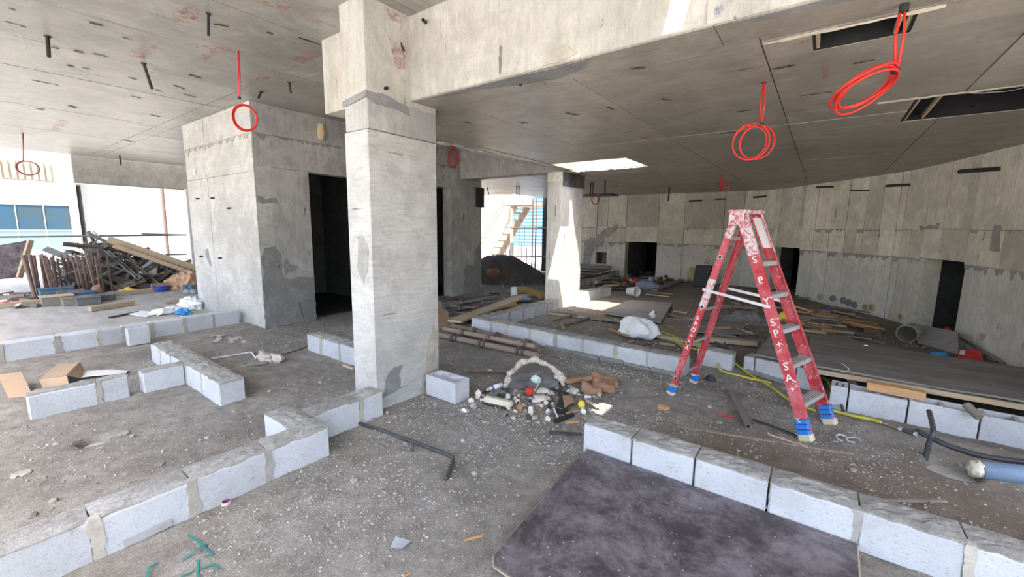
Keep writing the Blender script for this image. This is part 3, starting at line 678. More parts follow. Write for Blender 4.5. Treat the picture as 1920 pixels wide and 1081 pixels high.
# red chalk and spray smears on the two ceilings
def smear(px0, py0, px1, py1, w, z, par, mat='spray_red', nm='spray_mark', lab='red spray smear'):
    a, b_ = G(px0, py0, z-.001), G(px1, py1, z-.001); d = (b_-a); n = Vector((-d.y, d.x, 0)).normalized(); L = []; R = []
    for k in range(9):
        p = a+d*(k/8); L.append(p+n*w*(.5+.5*random.random())); R.append(p-n*w*(.5+.5*random.random()))
    MB().add(L+R[::-1], [tuple(range(18))]).build(nm, mat, par, label=lab)
for q in ((478, 0, 560, 22, .05), (555, 20, 625, 52, .06), (365, 12, 335, 40, .10), (372, 18, 350, 34, .10), (285, 85, 255, 108, .10), (365, 85, 440, 95, .07), (560, 115, 590, 98, .10), (480, 145, 505, 150, .12), (120, 225, 105, 245, .10), (405, 92, 380, 112, .05)): smear(*q, 3.457, ceil)
for q in ((1490, 82, 1525, 75, .04), (1545, 115, 1550, 150, .025), (1660, 225, 1690, 232, .04), (1540, 95, 1590, 85, .03), (1170, 215, 1190, 222, .04), (1190, 255, 1230, 262, .04)): smear(*q, 2.767, low)

# ragged grout bleeding below the form joints
def grout(par, o, a, n, u0, u1, z, seed, mat='mortar_mid', depth=.07):
    top = []; bot = []; k = max(4, int((u1-u0)/.025))
    for i in range(k+1):
        u = u0+(u1-u0)*i/k; top.append((u, z)); bot.append((u, z-max(.006, depth*(.45+1.5*mnoise.noise(Vector((u*6, seed, 0)))+1.0*mnoise.noise(Vector((u*23, seed, 4)))))))
    MB().prism(top+bot[::-1], Vector(o)-Vector(n)*.002, a, (0, 0, 1), Vector(n)*.006).build('grout_bleed', mat, par)
grout(wf, (0, 2.937, 0), (1, 0, 0), (0, -1, 0), -9.94, -7.08, 3.02, 3, 'mortar_mid', .09)
grout(ws, (-7.057, 0, 0), (0, 1, 0), (1, 0, 0), 2.96, 7.9, 3.02, 5, 'mortar_grey', .07)
for i in range(len(jj)-1):
    s0, s1 = jj[i], jj[i+1]; mid = (s0+s1)/2
    if s1-s0 < .1 or any(N[0]-.01 < mid < N[1]+.01 for N in (N1, N2, N3)): continue
    p, q = wpt(s0), wpt(s1); a = (q-p).normalized(); n = Vector((a.y, -a.x, 0)); n = n if n.dot(-p) > 0 else -n
    grout(rw, p+n*.008, a, n, 0, (q-p).length, 1.205, i*3.7, 'mortar_mid', .10)
    if i % 3 != 1: grout(rw, p+n*.02, a, n, 0, (q-p).length, 1.705, i*5.1, 'mortar_mid', .06)

patch(bm_, [(-.60, 2.80), (-.52, 2.80), (-.50, 2.95), (-.54, 3.05), (-.60, 2.98)], (0, 2.64, 0), (1, 0, 0), (0, -1, 0), 'spray_blue', 'paint_mark', .001, .02, 2)
MB().box(-.642, -.634, 2.636, 2.642, 2.775, 3.45).build('form_joint', 'mortar_mid', bm_)
patch(c1, [(2.40, 3.25), (2.60, 3.2), (2.62, 3.02), (2.52, 3.0), (2.45, 3.1)], (-3.10, 0, 0), (0, 1, 0), (1, 0, 0), 'spray_red', 'spray_mark', .001, .04, 3)
patch(c1, [(2.40, 3.44), (2.62, 3.44), (2.60, 3.36), (2.45, 3.38)], (-3.10, 0, 0), (0, 1, 0), (1, 0, 0), 'spray_red', 'spray_mark', .001, .03, 4)
p = onY(364, 323, 2.928); MB().box(p.x-.06, p.x+.06, 2.926, 2.934, p.z-.05, p.z+.05).build('paper_note', 'paint_white', wf, label='small white paper note')

for q in ((168, 42, 194, 49, .035), (138, 95, 156, 99, .04), (176, 100, 186, 104, .03), (190, 103, 199, 107, .03), (125, 122, 140, 126, .04), (155, 126, 168, 130, .03), (97, 88, 110, 92, .03), (325, 160, 347, 167, .035), (345, 177, 368, 182, .035), (355, 140, 378, 147, .03), (240, 145, 256, 149, .03), (248, 180, 263, 184, .04), (290, 168, 305, 172, .03), (500, 60, 512, 64, .02), (560, 70, 600, 84, .02), (230, 70, 248, 75, .02), (10, 40, 50, 52, .02), (60, 150, 110, 160, .03), (400, 45, 430, 50, .02), (70, 203, 82, 206, .06), (230, 262, 250, 266, .08), (130, 198, 146, 203, .05), (280, 215, 300, 219, .05), (15, 15, 30, 20, .02)): smear(*q, 3.456, ceil, 'stain_dark', 'form_stain', 'dark form-oil stain')
for q in ((65, 122, 100, 130, .06), (150, 138, 168, 150, .06), (230, 185, 260, 165, .05), (40, 60, 60, 95, .05), (285, 120, 300, 150, .05), (0, 150, 60, 163, .04), (250, 215, 300, 210, .10)): smear(*q, 3.456, ceil, 'stain_pale', 'pale_scuff', 'pale scuff')
for q in ((970, 228, 990, 231, .025), (1138, 200, 1150, 205, .02), (1062, 212, 1085, 216, .03), (1240, 185, 1256, 188, .02), (870, 228, 886, 232, .02), (1010, 155, 1050, 150, .03), (1380, 210, 1410, 206, .02), (1450, 130, 1490, 122, .02), (1350, 250, 1380, 248, .03), (1500, 180, 1560, 172, .015), (1600, 120, 1640, 112, .015), (1180, 130, 1210, 126, .02)): smear(*q, 2.766, low, 'stain_dark', 'form_stain', 'dark form-oil stain')

# ================================================================== BLOCK WALLS
def block_wall(label, a, d, cuts, depth=.2, z0=-.03, z1=.2, side=1, joints=True, topping=True, hollow=False, drift=0.0, group=None, tw=1.0, mat='block', skip=(), mort=None):
    """low wall of laid blocks: a = start on the visible face, d = direction, cuts = distances of the joints, side = +1 thickness to the left of d"""
    a = Vector((a[0], a[1], 0)); d = Vector((d[0], d[1], 0)).normalized(); n = Vector((-d.y, d.x, 0))*side
    r = thing('block_wall', label, 'block wall', a+d*((cuts[0]+cuts[-1])/2)+n*depth/2, group)
    for i in range(len(cuts)-1):
        if i in skip: continue
        s0, s1 = cuts[i]+.006, cuts[i+1]-.006; o = a+d*s0+n*random.uniform(-.005, .005); zz = z1+random.uniform(-.005, .005)
        dd = (d+n*random.uniform(-.006, .006))*(s1-s0)
        m = MB()
        if hollow:
            t = .03; L = s1-s0
            m.cbox(o+Vector((0, 0, z0)), dd, n*t, (0, 0, zz-z0), .004); m.cbox(o+n*(depth-t)+Vector((0, 0, z0)), dd, n*t, (0, 0, zz-z0), .004)
            for k in range(3): m.obox(o+d*((L-t)*k/2)+n*(t-.002)+Vector((0, 0, z0)), d*t, n*(depth-2*t+.004), (0, 0, zz-z0-.004))
            m.obox(o+n*.02+Vector((0, 0, z0)), dd, n*(depth-.04), (0, 0, (zz-z0)*.72))
        else: m.cbox(o+Vector((0, 0, z0)), dd, n*depth, (0, 0, zz-z0), .009)
        m.build('block', mat, r)
    if joints:
        for ji, s in enumerate(cuts[1:-1]):
            if mort is not None and ji not in mort: continue
            w = random.uniform(.012, .026)*tw; off = random.uniform(-.01, .01); rows = 14; L = []; R = []; sd_ = random.random()*50
            for k in range(rows):
                z = z0+.02+(z1-z0-.015)*k/(rows-1); wl = w*max(.25, 1+1.1*mnoise.noise(Vector((sd_, z*14, 0)))+.35*random.random()); wr = w*max(.25, 1+1.1*mnoise.noise(Vector((sd_+9, z*14, 3)))+.35*random.random())
                L.append((s+off-wl, z)); R.append((s+off+wr, z))
            MB().prism(L+R[::-1], a-n*.006, d, (0, 0, 1), n*.05).build('mortar_joint', 'mortar_tan' if random.random() < .8 else 'mortar_mid', r)
    if topping:
        for b0, b1 in zip(cuts, cuts[1:]):        # one weathered mortar cap per block
            L = b1-b0-.008; nu = max(6, int(L/.03)); nv = 8; m = MB(); vs = []; fs = []; lift = random.uniform(0, .006); rag = random.uniform(.6, 1.2)
            for j in range(nv+1):
                for i in range(nu+1):
                    s = b0+.004+L*i/nu; v = j/nv; p = a+d*s; ed = min(v, 1-v)*2; e2 = min(i, nu-i)/nu*L
                    h = lift+(.003+.015*max(0, .5+float(vn(p.x+s, p.y+v*depth*5, 11)))+.010*rag*float(vn(p.x*3+s, p.y+v, 31)))*min(1, .15+ed*1.9)*min(1, .2+e2*14)
                    fr_ = .012*max(0, .35+1.3*float(vn(s*1+3, v*3+b0, 19)))
                    vs.append(p+n*(fr_+(depth-2*fr_)*v)+Vector((0, 0, z1+h+.001)))
            for j in range(nv):
                for i in range(nu): q = j*(nu+1)+i; fs.append((q, q+1, q+nu+2, q+nu+1) if side > 0 else (q, q+nu+1, q+nu+2, q+1))
            k0 = len(vs); ring = [i for i in range(nu+1)]+[j*(nu+1)+nu for j in range(1, nv+1)]+[nv*(nu+1)+i for i in range(nu-1, -1, -1)]+[j*(nu+1) for j in range(nv-1, 0, -1)]
            vs += [Vector((vs[q].x, vs[q].y, z1-.006)) for q in ring]; R_ = len(ring)
            for q in range(R_): fs.append((ring[q], k0+q, k0+(q+1) % R_, ring[(q+1) % R_]))
            m.add(vs, fs).build('mortar_cap', 'dirt_top', r)
    return r
def seq(s0, *ls):
    o = [s0]
    for l in ls: o.append(o[-1]+l)
    return o
block_wall('long low block wall across the far left floor, running to the core wall', (-7.62, -.95), (-.055, 1), seq(0, .41, .41, .41, .47, .39, .25, .30, .41, .39, .385), .2, side=1, tw=1.0, topping=False)
block_wall('short thin run of two blocks on the left beside the cardboard', (-5.22, .28), (0, 1), [0, .43, .65], .12, side=1, tw=1.1)
block_wall('single block stub joined to the diagonal wall of rubble-topped blocks', (-5.21, 1.02), (0, 1), [0, .345], .14, side=1, joints=False)
block_wall('rubble-topped block wall reaching from the far left row towards the camera', (-6.4, 1.365), (1, 0), seq(0, .35, .40, .30, .17, .41, .47), .215, side=1)
block_wall('long low block wall along the bottom left of the floor', (-2.75, -.94), (0, 1), seq(0, .41, .41, .41, .41, .41, .42), .2, side=1, tw=1.0)
block_wall('short cross piece of blocks at the end of the bottom left wall', (-3.36, 1.335), (1, 0), [0, .41], .2, side=1, joints=False)
block_wall('short block wall running into the base of the nearest column', (-3.0, 1.54), (0, 1), [0, .41, .64], .2, side=1, tw=1.2)
block_wall('low block wall in front of the dark doorway behind the nearest column', (-5.45, 2.775), (1, 0), seq(0, .36, .42, .41, .41, .42), .2, side=1)
mw = block_wall('long low block wall in the middle with bluish footing, left of the ladder', (-4.464, 4.955), (1, -.027), [0, .437, .742, 1.173, 1.6, 2.035, 2.5, 2.903, 3.345], .2, side=1)
for k, (s0, s1) in enumerate(((1.45, 1.9), (1.91, 2.28), (2.29, 2.62), (2.63, 2.95), (2.96, 3.33))):
    p = Vector((-4.464+s0, 4.955-.027*s0, 0)); MB().cbox(p+Vector((0, -.035-.01*(k % 2), -.12)), (s1-s0, -.027*(s1-s0), 0), (0, .12, 0), (0, 0, .14+.008*(k % 3)), .012).build('footing', 'mortar_grey', mw)
block_wall('receding block wall linking the middle wall to the sunlit column', (-4.25, 5.16), (.008, 1), seq(0, .55, .41, .41, .41, .45), .2, side=1, tw=1.0)
block_wall('nearest block wall on the right, beside the black plywood sheet', (-1.315, 2.712), (1, .003), seq(0, .375, .414, .41, .41, .40, .41, .41), .2, side=1, tw=.9, mort=(3, 4, 5))
block_wall('block wall under the edge of the large grey plywood sheets', (-.62, 5.45), (1, -.20), seq(0, .12, .41, .20), .2, side=1, joints=False, topping=False)
block_wall('dirty single block standing at the end of the middle wall behind the ladder', (-1.12, 5.4), (1, -.05), [0, .40], .2, side=1, joints=False)
block_wall('hollow block wall on the right with open cores below the grey plywood', (.19, 4.90), (1, -.045), seq(0, .14, .41, .43, .42, .42), .2, side=1, joints=False, topping=False, hollow=True)
block_wall('short pale block wall behind the sunlit column', (-4.16, 8.5), (.13, 1), seq(0, .36, .36, .36), .25, side=1, z1=.24, tw=.6)
block_wall('distant shaded block wall at the foot of the rear wall', (-5.25, 10.3), (-.09, 1), seq(0, *[.41]*9), .2, side=1, z1=.22)

# loose blocks
def hollow_block(c, yaw, label, L=.4, Wd=.2, H=.2, z=0):
    m = MB(); a = Vector((math.cos(yaw), math.sin(yaw), 0)); n = Vector((-a.y, a.x, 0)); c = Vector((c[0], c[1], z)); t = .032
    m.cbox(c, a*L, n*t, (0, 0, H), .004); m.cbox(c+n*(Wd-t), a*L, n*t, (0, 0, H), .004)
    for k in (0, 1, 2): m.obox(c+a*((L-t)*k/2)+n*(t-.001), a*t, n*(Wd-2*t+.002), (0, 0, H-.002))
    m.obox(c+a*.01+n*.01, a*(L-.02), n*(Wd-.02), (0, 0, .05))
    for k in (0, 1):
        q = c+a*(t+(L-3*t)/2*(k+.0)+k*t); w = (L-3*t)/2
        for (u, v) in ((0, 0), (1, 0), (1, 1), (0, 1)):       # rounded core corners
            x = q+a*(w*u)+n*(t+(Wd-2*t)*v); du = a*(.035*(1-2*u)); dv = n*(.035*(1-2*v))
            m.add([x, x+du, x+dv, x+Vector((0, 0, H-.002)), x+du+Vector((0, 0, H-.002)), x+dv+Vector((0, 0, H-.002))], [(0, 2, 1), (3, 4, 5), (1, 2, 5, 4), (0, 1, 4, 3), (0, 3, 5, 2)])
    return m.solo('hollow_block', 'block', label, 'concrete block')
hollow_block((-3.045, 2.715), .005, 'loose hollow concrete block standing at the foot of the nearest column', .4, .2, .205, -.01)
hollow_block((-7.42, 1.365), math.pi/2+.03, 'loose white block leaning against the far left block wall', .23, .13, .235, -.01)
q = G(828, 492); MB().cbox((q.x-.2, q.y, -.02), (.36, .12, 0), (-.06, .2, 0), (0, 0, .2), .01).solo('loose_block', 'block', 'small loose block in front of the dark sand heap', 'concrete block')

# ================================================================== STEPLADDER
FN, FF = Vector((.047, 3.935, 0)), Vector((.201, 4.405, 0)); RN, RF = Vector((-1.105, 4.281, 0)), Vector((-.998, 4.75, 0))
fm, rm = (FN+FF)/2, (RN+RF)/2; U = (rm-fm).normalized(); V = (FF-FN).normalized(); HT = 1.80
TF = fm+U*.714+Vector((0, 0, HT)); TR = rm-U*.42+Vector((0, 0, 1.66))
lad = thing('step_ladder', 'paint-worn red fibreglass stepladder with blue-taped feet', 'ladder', (fm+rm)/2)
def channel(a, b, w, dp, out, t=.005):
    """C channel from a to b; web faces 'out', width w across, flanges depth dp"""
    a = Vector(a); b = Vector(b); d = (b-a).normalized(); out = Vector(out); out = (out-d*out.dot(d)).normalized(); s = d.cross(out).normalized()
    m = MB(); m.obox(a-s*w/2-out*t, s*w, b-a, out*t); m.obox(a-s*w/2-out*dp, s*t, b-a, out*(dp-t)); m.obox(a+s*(w/2-t)-out*dp, s*t, b-a, out*(dp-t)); return m
fr = []
for (foot, sg, mat) in ((FN, -1, 'ladder_red'), (FF, 1, 'ladder_red')):
    top = TF+V*(sg*.145); ft = foot+Vector((0, 0, .02)); fr.append((ft, top, sg))
    rail = channel(ft+(top-ft)*.0, top, .088, .030, V*sg).build('front_rail', mat, lad)
    # worn upper collar
    w0 = ft.lerp(top, .80); channel(w0+V*sg*.002, top+V*sg*.002, .090, .031, V*sg, .004).build('worn_collar', 'ladder_red_worn', rail)
rr_ = []
for (foot, sg) in ((RN, -1), (RF, 1)):
    ft = foot+Vector((0, 0, .02)); top = ft.lerp(TR+V*(sg*.125), 1.055); rr_.append((ft, top, sg))
    rail = channel(ft, top, .060, .026, V*sg).build('rear_rail', 'ladder_red', lad)
    channel(ft.lerp(top, .52)+V*sg*.002, ft.lerp(top, .68)+V*sg*.002, .062, .027, V*sg, .004).build('worn_collar', 'ladder_red_worn', rail) if sg < 0 else None
    channel(ft.lerp(top, .90)+V*sg*.002, top+V*sg*.002, .062, .027, V*sg, .004).build('worn_collar', 'ladder_red_worn', rail)
# treads
for z in (.27, .56, .83, 1.11, 1.38):
    k = (z-.02)/(HT-.02); p = fr[0][0].lerp(fr[0][1], k); q = fr[1][0].lerp(fr[1][1], k); e = (q-p).normalized()
    p += e*.006; q -= e*.006; m = MB(); fw = -U*.088
    m.obox(p-U*.045, q-p, U*.09, (0, 0, .004)); m.obox(p-U*.045-Vector((0, 0, .032)), q-p, U*.004, (0, 0, .032)); m.obox(p+U*.041-Vector((0, 0, .032)), q-p, U*.004, (0, 0, .032))
    for r in range(5): m.obox(p-U*.038+U*(.017*r)+Vector((0, 0, .004)), q-p, U*.006, (0, 0, .003))
    t = m.build('tread', 'ladder_tread', lad)
    if z < .7:
        for (a0, a1) in ((p+e*.02, p+e*.16),):
            MB().bar(a0-Vector((0, 0, .15)), a1-Vector((0, 0, .03)), .012, .004).build('brace', 'ladder_red_worn', t)
# rear cross bars
for k in (.10, .30, .50, .90):
    p = rr_[0][0].lerp(rr_[0][1], k); q = rr_[1][0].lerp(rr_[1][1], k); MB().bar(p, q, .028, .012, U+Vector((0, 0, .4))).build('cross_bar', 'aluminium', lad)
for (ft, tp, sg) in rr_:
    for k in (.08, .30, .52, .80):
        p = ft.lerp(tp, k); MB().tube([p+V*sg*.001, p+V*sg*.005], .014, 12).build('rivet', 'black_plastic', lad)
        MB().pipe(p+V*sg*.0, p+V*sg*.004, .021, .014, 12).build('washer', 'aluminium', lad)
# spreaders
for sg, f, r in ((-1, fr[0], rr_[0]), (1, fr[1], rr_[1])):
    p = f[0].lerp(f[1], .56)+V*sg*.008; q = r[0].lerp(r[1], .615)+V*sg*.008
    MB().bar(p-(q-p).normalized()*.02, q+(q-p).normalized()*.05, .006, .026).build('spreader', 'aluminium', lad)
# cap
m = MB(); c0 = TF+U*.03; cw, cd = .37, .15
m.cbox(c0-V*cw/2-U*cd*.55+Vector((0, 0, .0)), V*cw, U*cd, (0, 0, .035), .008); m.obox(c0-V*cw/2-U*cd*.5-Vector((0, 0, .10)), V*.006, U*cd*.85, (0, 0, .11)); m.obox(c0+V*(cw/2-.006)-U*cd*.5-Vector((0, 0, .10)), V*.006, U*cd*.85, (0, 0, .11))
m.build('top_cap', 'ladder_red_worn', lad)
pf = fr[1][0].lerp(fr[1][1], .83); MB().obox(pf-U*.047-V*.012, V*.006, (fr[1][1]-pf)*.9, U*.088).build('label_plate', 'paint_white', lad, label='white torn label on the inner rail')
# taped feet
for (ft, tp, sg, w, L) in [(f[0], f[1], f[2], .105, .17) for f in fr]+[(r[0], r[1], r[2], .082, .11) for r in rr_]:
    d = (tp-ft).normalized(); s = d.cross(V).normalized(); g = ghs(ft.x, ft.y); base = ft-d*(.02/d.z); base.z = min(base.z, g+.0)
    m = MB(); m.cbox(base-s*w/2-V*.035, s*w, V*.07, d*(L*.40), .014); sh = m.build('foot', 'tape_cream', lad)
    m = MB()
    for k in range(3): m.cbox(base+d*(L*(.33+.24*k))-s*(w/2-.004+.003*k)-V*.033+s*.002*k, s*(w-.010), V*.064, d*(L*.22)+s*.006*(1-k), .008)
    m.build('tape', 'tape_blue', sh)
    MB().blob(base+d*L*.36+s*w*.5, .015, .03, .012, .6, 3, int(ft.x*50), 1, False).build('tape_end', 'tape_cream', sh)
    MB().blob(base+d*L*.98, .045, .035, .010, .5, 3, int(ft.y*50), 1, False).build('tape_end', 'tape_cream', sh)
# painted letters
def letters(txt, rail, k0, dk, size, parent, sg, flip):
    ft, tp = rail[0], rail[1]; d = (tp-ft).normalized(); out = V*sg; s = d.cross(out).normalized()
    s = s if s.dot(rgt) > 0 else -s
    for i, chh in enumerate(txt):
        if chh == ' ': continue
        cu = bpy.data.curves.new('glyph', 'FONT'); cu.body = chh; cu.size = size; cu.extrude = 0.0006; cu.offset = 0.0007; cu.align_x = 'CENTER'; cu.align_y = 'CENTER'; cu.resolution_u = 3
        tmp = bpy.data.objects.new('glyph', cu); COL.objects.link(tmp); bpy.context.view_layer.update()
        me = bpy.data.meshes.new_from_object(tmp.evaluated_get(bpy.context.evaluated_depsgraph_get())); bpy.data.objects.remove(tmp)
        o = bpy.data.objects.new('painted_letter', me); COL.objects.link(o); me.materials.clear(); me.materials.append(M['paint_white'])
        c = ft.lerp(tp, k0-dk*i)+out*.0016; yv = out.cross(s)
        yv = d if yv.dot(d) > 0 else d
        z = s.cross(yv)
        mat = Matrix(((s.x, yv.x, z.x, c.x), (s.y, yv.y, z.y, c.y), (s.z, yv.z, z.z, c.z), (0, 0, 0, 1)))
        me.transform(Matrix.Translation(-ORG[lad]) @ mat); o.parent = lad
letters('S P Y SP+ SA+', fr[0], .775, .048, .085, lad, -1, 1)
letters('.', fr[0], .305, .05, .09, lad, -1, 1)
letters('SPO+SA.', rr_[0], .455, .036, .055, lad, -1, 1)

# ================================================================== CONDUIT COILS AND CEILING STUBS
def coil(label, top, tie, cen, e1, e2, turns=3, r=.006, mat='conduit_red', group='red conduit coils', spread=.02, slide=.05):
    top = Vector(top); tie = Vector(tie); cen = Vector(cen); e1 = Vector(e1); e2 = Vector(e2); nn = e1.cross(e2).normalized()
    t = thing('conduit_coil', label, 'conduit', top, group)
    for k in (-1, 1):
        mid = (top+tie)/2+nn*.004*k+Vector((.014*k, .004, 0)); MB().tube([top+nn*r*k*1.2+Vector((0, 0, .02)), mid, tie+nn*r*k], r, 6).build('tail', mat, t, True)
    for j in range(turns):
        ph = random.random()*6; k1 = 1+random.uniform(-.06, .06); o = nn*random.uniform(-spread, spread)+e1*(slide*(1 if j % 2 else -1)+random.uniform(-.04, .04))
        pts = [cen+o+e1*(k1*math.cos(a))+e2*(k1*math.sin(a))+nn*(.006*math.sin(2*a+ph)) for a in [2*math.pi*i/40 for i in range(40)]]
        MB().tube(pts, r, 6, closed=True).build('loop', mat, t, True)
    MB().tube([tie-Vector((0, 0, .012)), tie+Vector((0, 0, .012))], r*2.6, 8).build('tie', 'black_plastic', t)
    MB().tube([top-Vector((0, 0, .006)), top+Vector((0, 0, .01))], r*3.2, 8).build('grommet', 'black_plastic', t)
    return t
coil('red conduit coil hanging at an angle nearest the camera, upper right', (.205, 2.93, 2.775), (.214, 2.95, 2.455), (.098, 2.93, 2.382), (-.112, 0, -.073), (.03, .15, -.02), 4, .0065)
coil('red conduit coil hanging from the rear ceiling above the ladder, two overlapping rings', (-.48, 3.87, 2.775), (-.469, 3.87, 2.469), (-.512, 3.87, 2.335), (.118, .02, 0), (0, .01, .132), 4, .006, spread=.03, slide=.2)
coil('small distant red conduit coil over the ladder top', (-1.775, 9.56, 2.775), (-1.79, 9.56, 2.45), (-1.70, 9.56, 2.54), (.075, 0, 0), (0, .01, .09), 3, .010)
p = onX(849, 297, -6.97); coil('red conduit coil hung on the dark core wall beside the nearest column', p+Vector((0, 0, .28)), p+Vector((0, 0, .19)), p, (0, .13, 0), (.01, 0, .19), 5, .012, spread=.012)
coil('red conduit coil hanging from the front ceiling before the core corner', (-5.165, 2.086, 3.465), (-5.165, 2.06, 2.98), (-5.165, 2.098, 2.785), (.02, .108, .02), (.02, -.02, .125), 4, .0065, spread=.012)
coil('thin dark conduit coil hanging at the far left edge of the ceiling', (-13.68, 1.264, 3.465), (-13.68, 1.21, 2.89), (-13.68, 1.26, 2.755), (0, .155, 0), (.02, 0, .135), 3, .010, 'conduit_dark')
t = onY(1116, 374, 12.6); coil('small dark coil near the far wall corner', (t.x, 12.6, 2.775), (t.x, 12.6, t.z+.16), (t.x, 12.6, t.z), (.13, 0, 0), (0, 0, .15), 2, .010, 'conduit_dark')
def stub(p, q, r=.013, label='', group='black pipe stubs hanging from the ceilings'):
    m = MB(); m.pipe(p, q, r, r*.7, 10); d = (Vector(q)-Vector(p)).normalized(); m.pipe(Vector(p), Vector(p)+d*.012, r*1.7, r*.7, 10)
    return m.solo('pipe_stub', 'black_plastic', label, 'pipe', group)
zc, zl = 3.463, 2.773
for (p, dv, lb_, r) in ((G(89, 67, zc), (0, -.01, -.2), 'upright black pipe stub hanging at the upper left', .016), (G(391, 24, zc), (0, -.015, -.19), 'black pipe stub hanging nearest the top of the picture', .011),
        (G(269, 118, zc), (.01, .05, -.27), 'slanted black pipe stub hanging left of the front red coil', .016), (G(542, 153, zc), (0, .015, -.14), 'black pipe stub hanging over the core wall', .013),
        (G(490, 171, zc), (-.02, -.04, -.10), 'short bent black pipe stub at the core corner', .016), (G(224, 291, zc), (0, .01, -.26), 'thin black stub in front of the left edge beam', .018),
        (G(1108, 342, zl), (0, 0, -.30), 'first of the black stubs over the far corner', .014), (G(1112, 341, zl), (0, 0, -.30), 'second of the black stubs over the far corner', .014), (G(1135, 338, zl), (0, 0, -.33), 'third and longest of the black stubs over the far corner', .016),
        (G(1255, 351, zl), (0, 0, -.36), 'black stub hanging above the far doorway', .02), (G(914, 352, zl), (.05, 0, -.18), 'tilted stub under the soffit beyond the shaded beam', .014), (G(969, 349, zl), (0, 0, -.22), 'paired stub under the soffit beyond the shaded beam, left of two', .014), (G(973, 350, zl), (0, 0, -.24), 'paired stub under the soffit beyond the shaded beam, right of two', .014)):
    stub(p, p+Vector(dv), r, lb_)
p = onY(797, 42, 2.636); stub(p+Vector((0, .02, 0)), p+Vector((.04, -.06, -.012)), .014, 'short black stub sticking out of the long beam')
p = G(976, 153, zl); stub(p, p+Vector((0, 0, -.03)), .012, 'tiny black stub under the long beam')
p = onX(751, 72, -3.10); stub(p+Vector((-.02, 0, 0)), p+Vector((.02, .02, -.10)), .008, 'thin black stub on the upper side of the nearest column')
p = onX(722, 166, -3.10); stub(p+Vector((-.02, 0, 0)), p+Vector((.03, 0, -.0)), .014, 'broken black stub on the column collar')
p = G(1697, 2, zl); stub(p+Vector((0, 0, .01)), p+Vector((0, 0, -.05)), .02, 'wide black sleeve holding the nearest red coil')
# black dowels stuck in the rear wall
for k, (a, b_, r) in enumerate((((1880, 316), (1816, 321), .03), ((1708, 346), (1675, 348), .024), ((1632, 357), (1604, 357), .014), ((1563, 350), (1539, 351), .022), ((1437, 368), (1414, 370), .026), ((1360, 373), (1343, 374), .02), ((1316, 376), (1294, 377), .026))):
    h0, h1 = onwall(*a), onwall(*b_); n = h0[2]
    if n.dot(-h0[0]) < 0: n = -n
    m = MB(); m.tube([h0[0]-n*.02, h0[0]+n*.03, h1[0]+n*.10], r, 10); m.tube([h1[0]+n*.10, h1[0]+n*.105+(h1[0]-h0[0]).normalized()*.02], r*.6, 8)
    m.solo('dowel_pipe', 'black_plastic', ['black dowel pipe on the rear wall furthest right', 'second black dowel pipe from the right on the rear wall', 'thin black dowel high on the rear wall, third from the right', 'fourth black dowel from the right on the rear wall', 'black dowel on the rear wall just right of the ladder top', 'thin black dowel on the rear wall just left of the ladder top', 'black dowel furthest left on the rear wall'][k], 'pipe', 'black dowels in the rear wall')
# pipe sleeves at the foot of the rear wall
for k, (px, py, mt, r) in enumerate(((1538, 556, 'foam_yellow', .075), (1562, 559, 'mortar_grey', .07), (1582, 563, 'mortar_grey', .075), (1593, 567, 'mortar_grey', .07), (1603, 571, 'mortar_grey', .07), (1624, 576, 'foam_yellow', .075), (1635, 576, 'foam_yellow', .075), (1690, 593, 'foam_yellow', .07))):
    h = onwall(px, py); n = h[2]
    if n.dot(-h[0]) < 0: n = -n
    t = thing('pipe_sleeve', ['foam-ringed sleeve furthest left at the foot of the rear wall', 'grey sleeve next to the leftmost foam-ringed one', 'first of three grouped grey sleeves in the rear wall', 'middle of three grouped grey sleeves in the rear wall', 'last of three grouped grey sleeves in the rear wall', 'left of a touching pair of foam-ringed sleeves', 'right of a touching pair of foam-ringed sleeves', 'foam-ringed sleeve beside the right-hand doorway'][k], 'pipe sleeve', h[0], 'pipe sleeves in the rear wall')
    MB().pipe(h[0]-n*.05, h[0]+n*.03, r, r*.72, 16).build('ring', mt, t); MB().tube([h[0]-n*.05, h[0]+n*.012], r*.72, 14).build('plug', 'mortar_grey' if k else 'mortar_tan', t)
h = onwall(1671, 583); MB().bar(h[0]-Vector((0, 0, .14)), h[0]+Vector((0, 0, .14)), .05, .05).solo('foam_strip', 'foam_yellow', 'upright foam strip at the foot of the rear wall', 'foam')

# ================================================================== SHEETS, PLANKS, PIPES
def board(name, label, cat, P, th, mat, group=None, nu=6, nv=6, amp=0.0, seed=0):
    return MB().sheet(P, nu, nv, th, amp, 2.0, seed).solo(name, mat, label, cat, group)
def gp(px, py, dz=0.0, z=0.0):
    p = G(px, py, z); p.z = ghs(p.x, p.y)+dz; return p
# black film-faced plywood in the foreground with a round hole near its edge
t = thing('plywood_sheet', 'large black film-faced plywood sheet lying in front of the nearest block wall', 'plywood', (-.45, 2.1, 0))
P = [Vector((-1.27, 2.705, .012)), Vector((-1.30, 2.45, .012)), Vector((-1.165, 1.43, .012)), Vector((.26, 1.40, .012)), Vector((.295, 2.705, .012))]
outl = [(-1.268, 2.70), (-1.235, 2.2), (-1.19, 1.62), (-1.175, 1.475), (-1.14, 1.435), (-.9, 1.425), (-.86, 1.47), (-.78, 1.475), (-.74, 1.42), (.27, 1.39), (.298, 2.70)]
MB().prism(outl, (0, 0, .006), (1, 0, 0), (0, 1, 0), (0, 0, .018)).build('sheet', 'film_ply', t)
edge = MB()
for a, b_ in zip(outl[1:], outl[2:]+outl[:0]):
    a3 = Vector((*a, .014)); b3 = Vector((*b_, .014)); n = (b3-a3).cross(Vector((0, 0, 1))).normalized()
    edge.sheet([a3+n*.001, b3+n*.001, b3+n*.009, a3+n*.007], 6, 1, .006, .006, 30, 2)
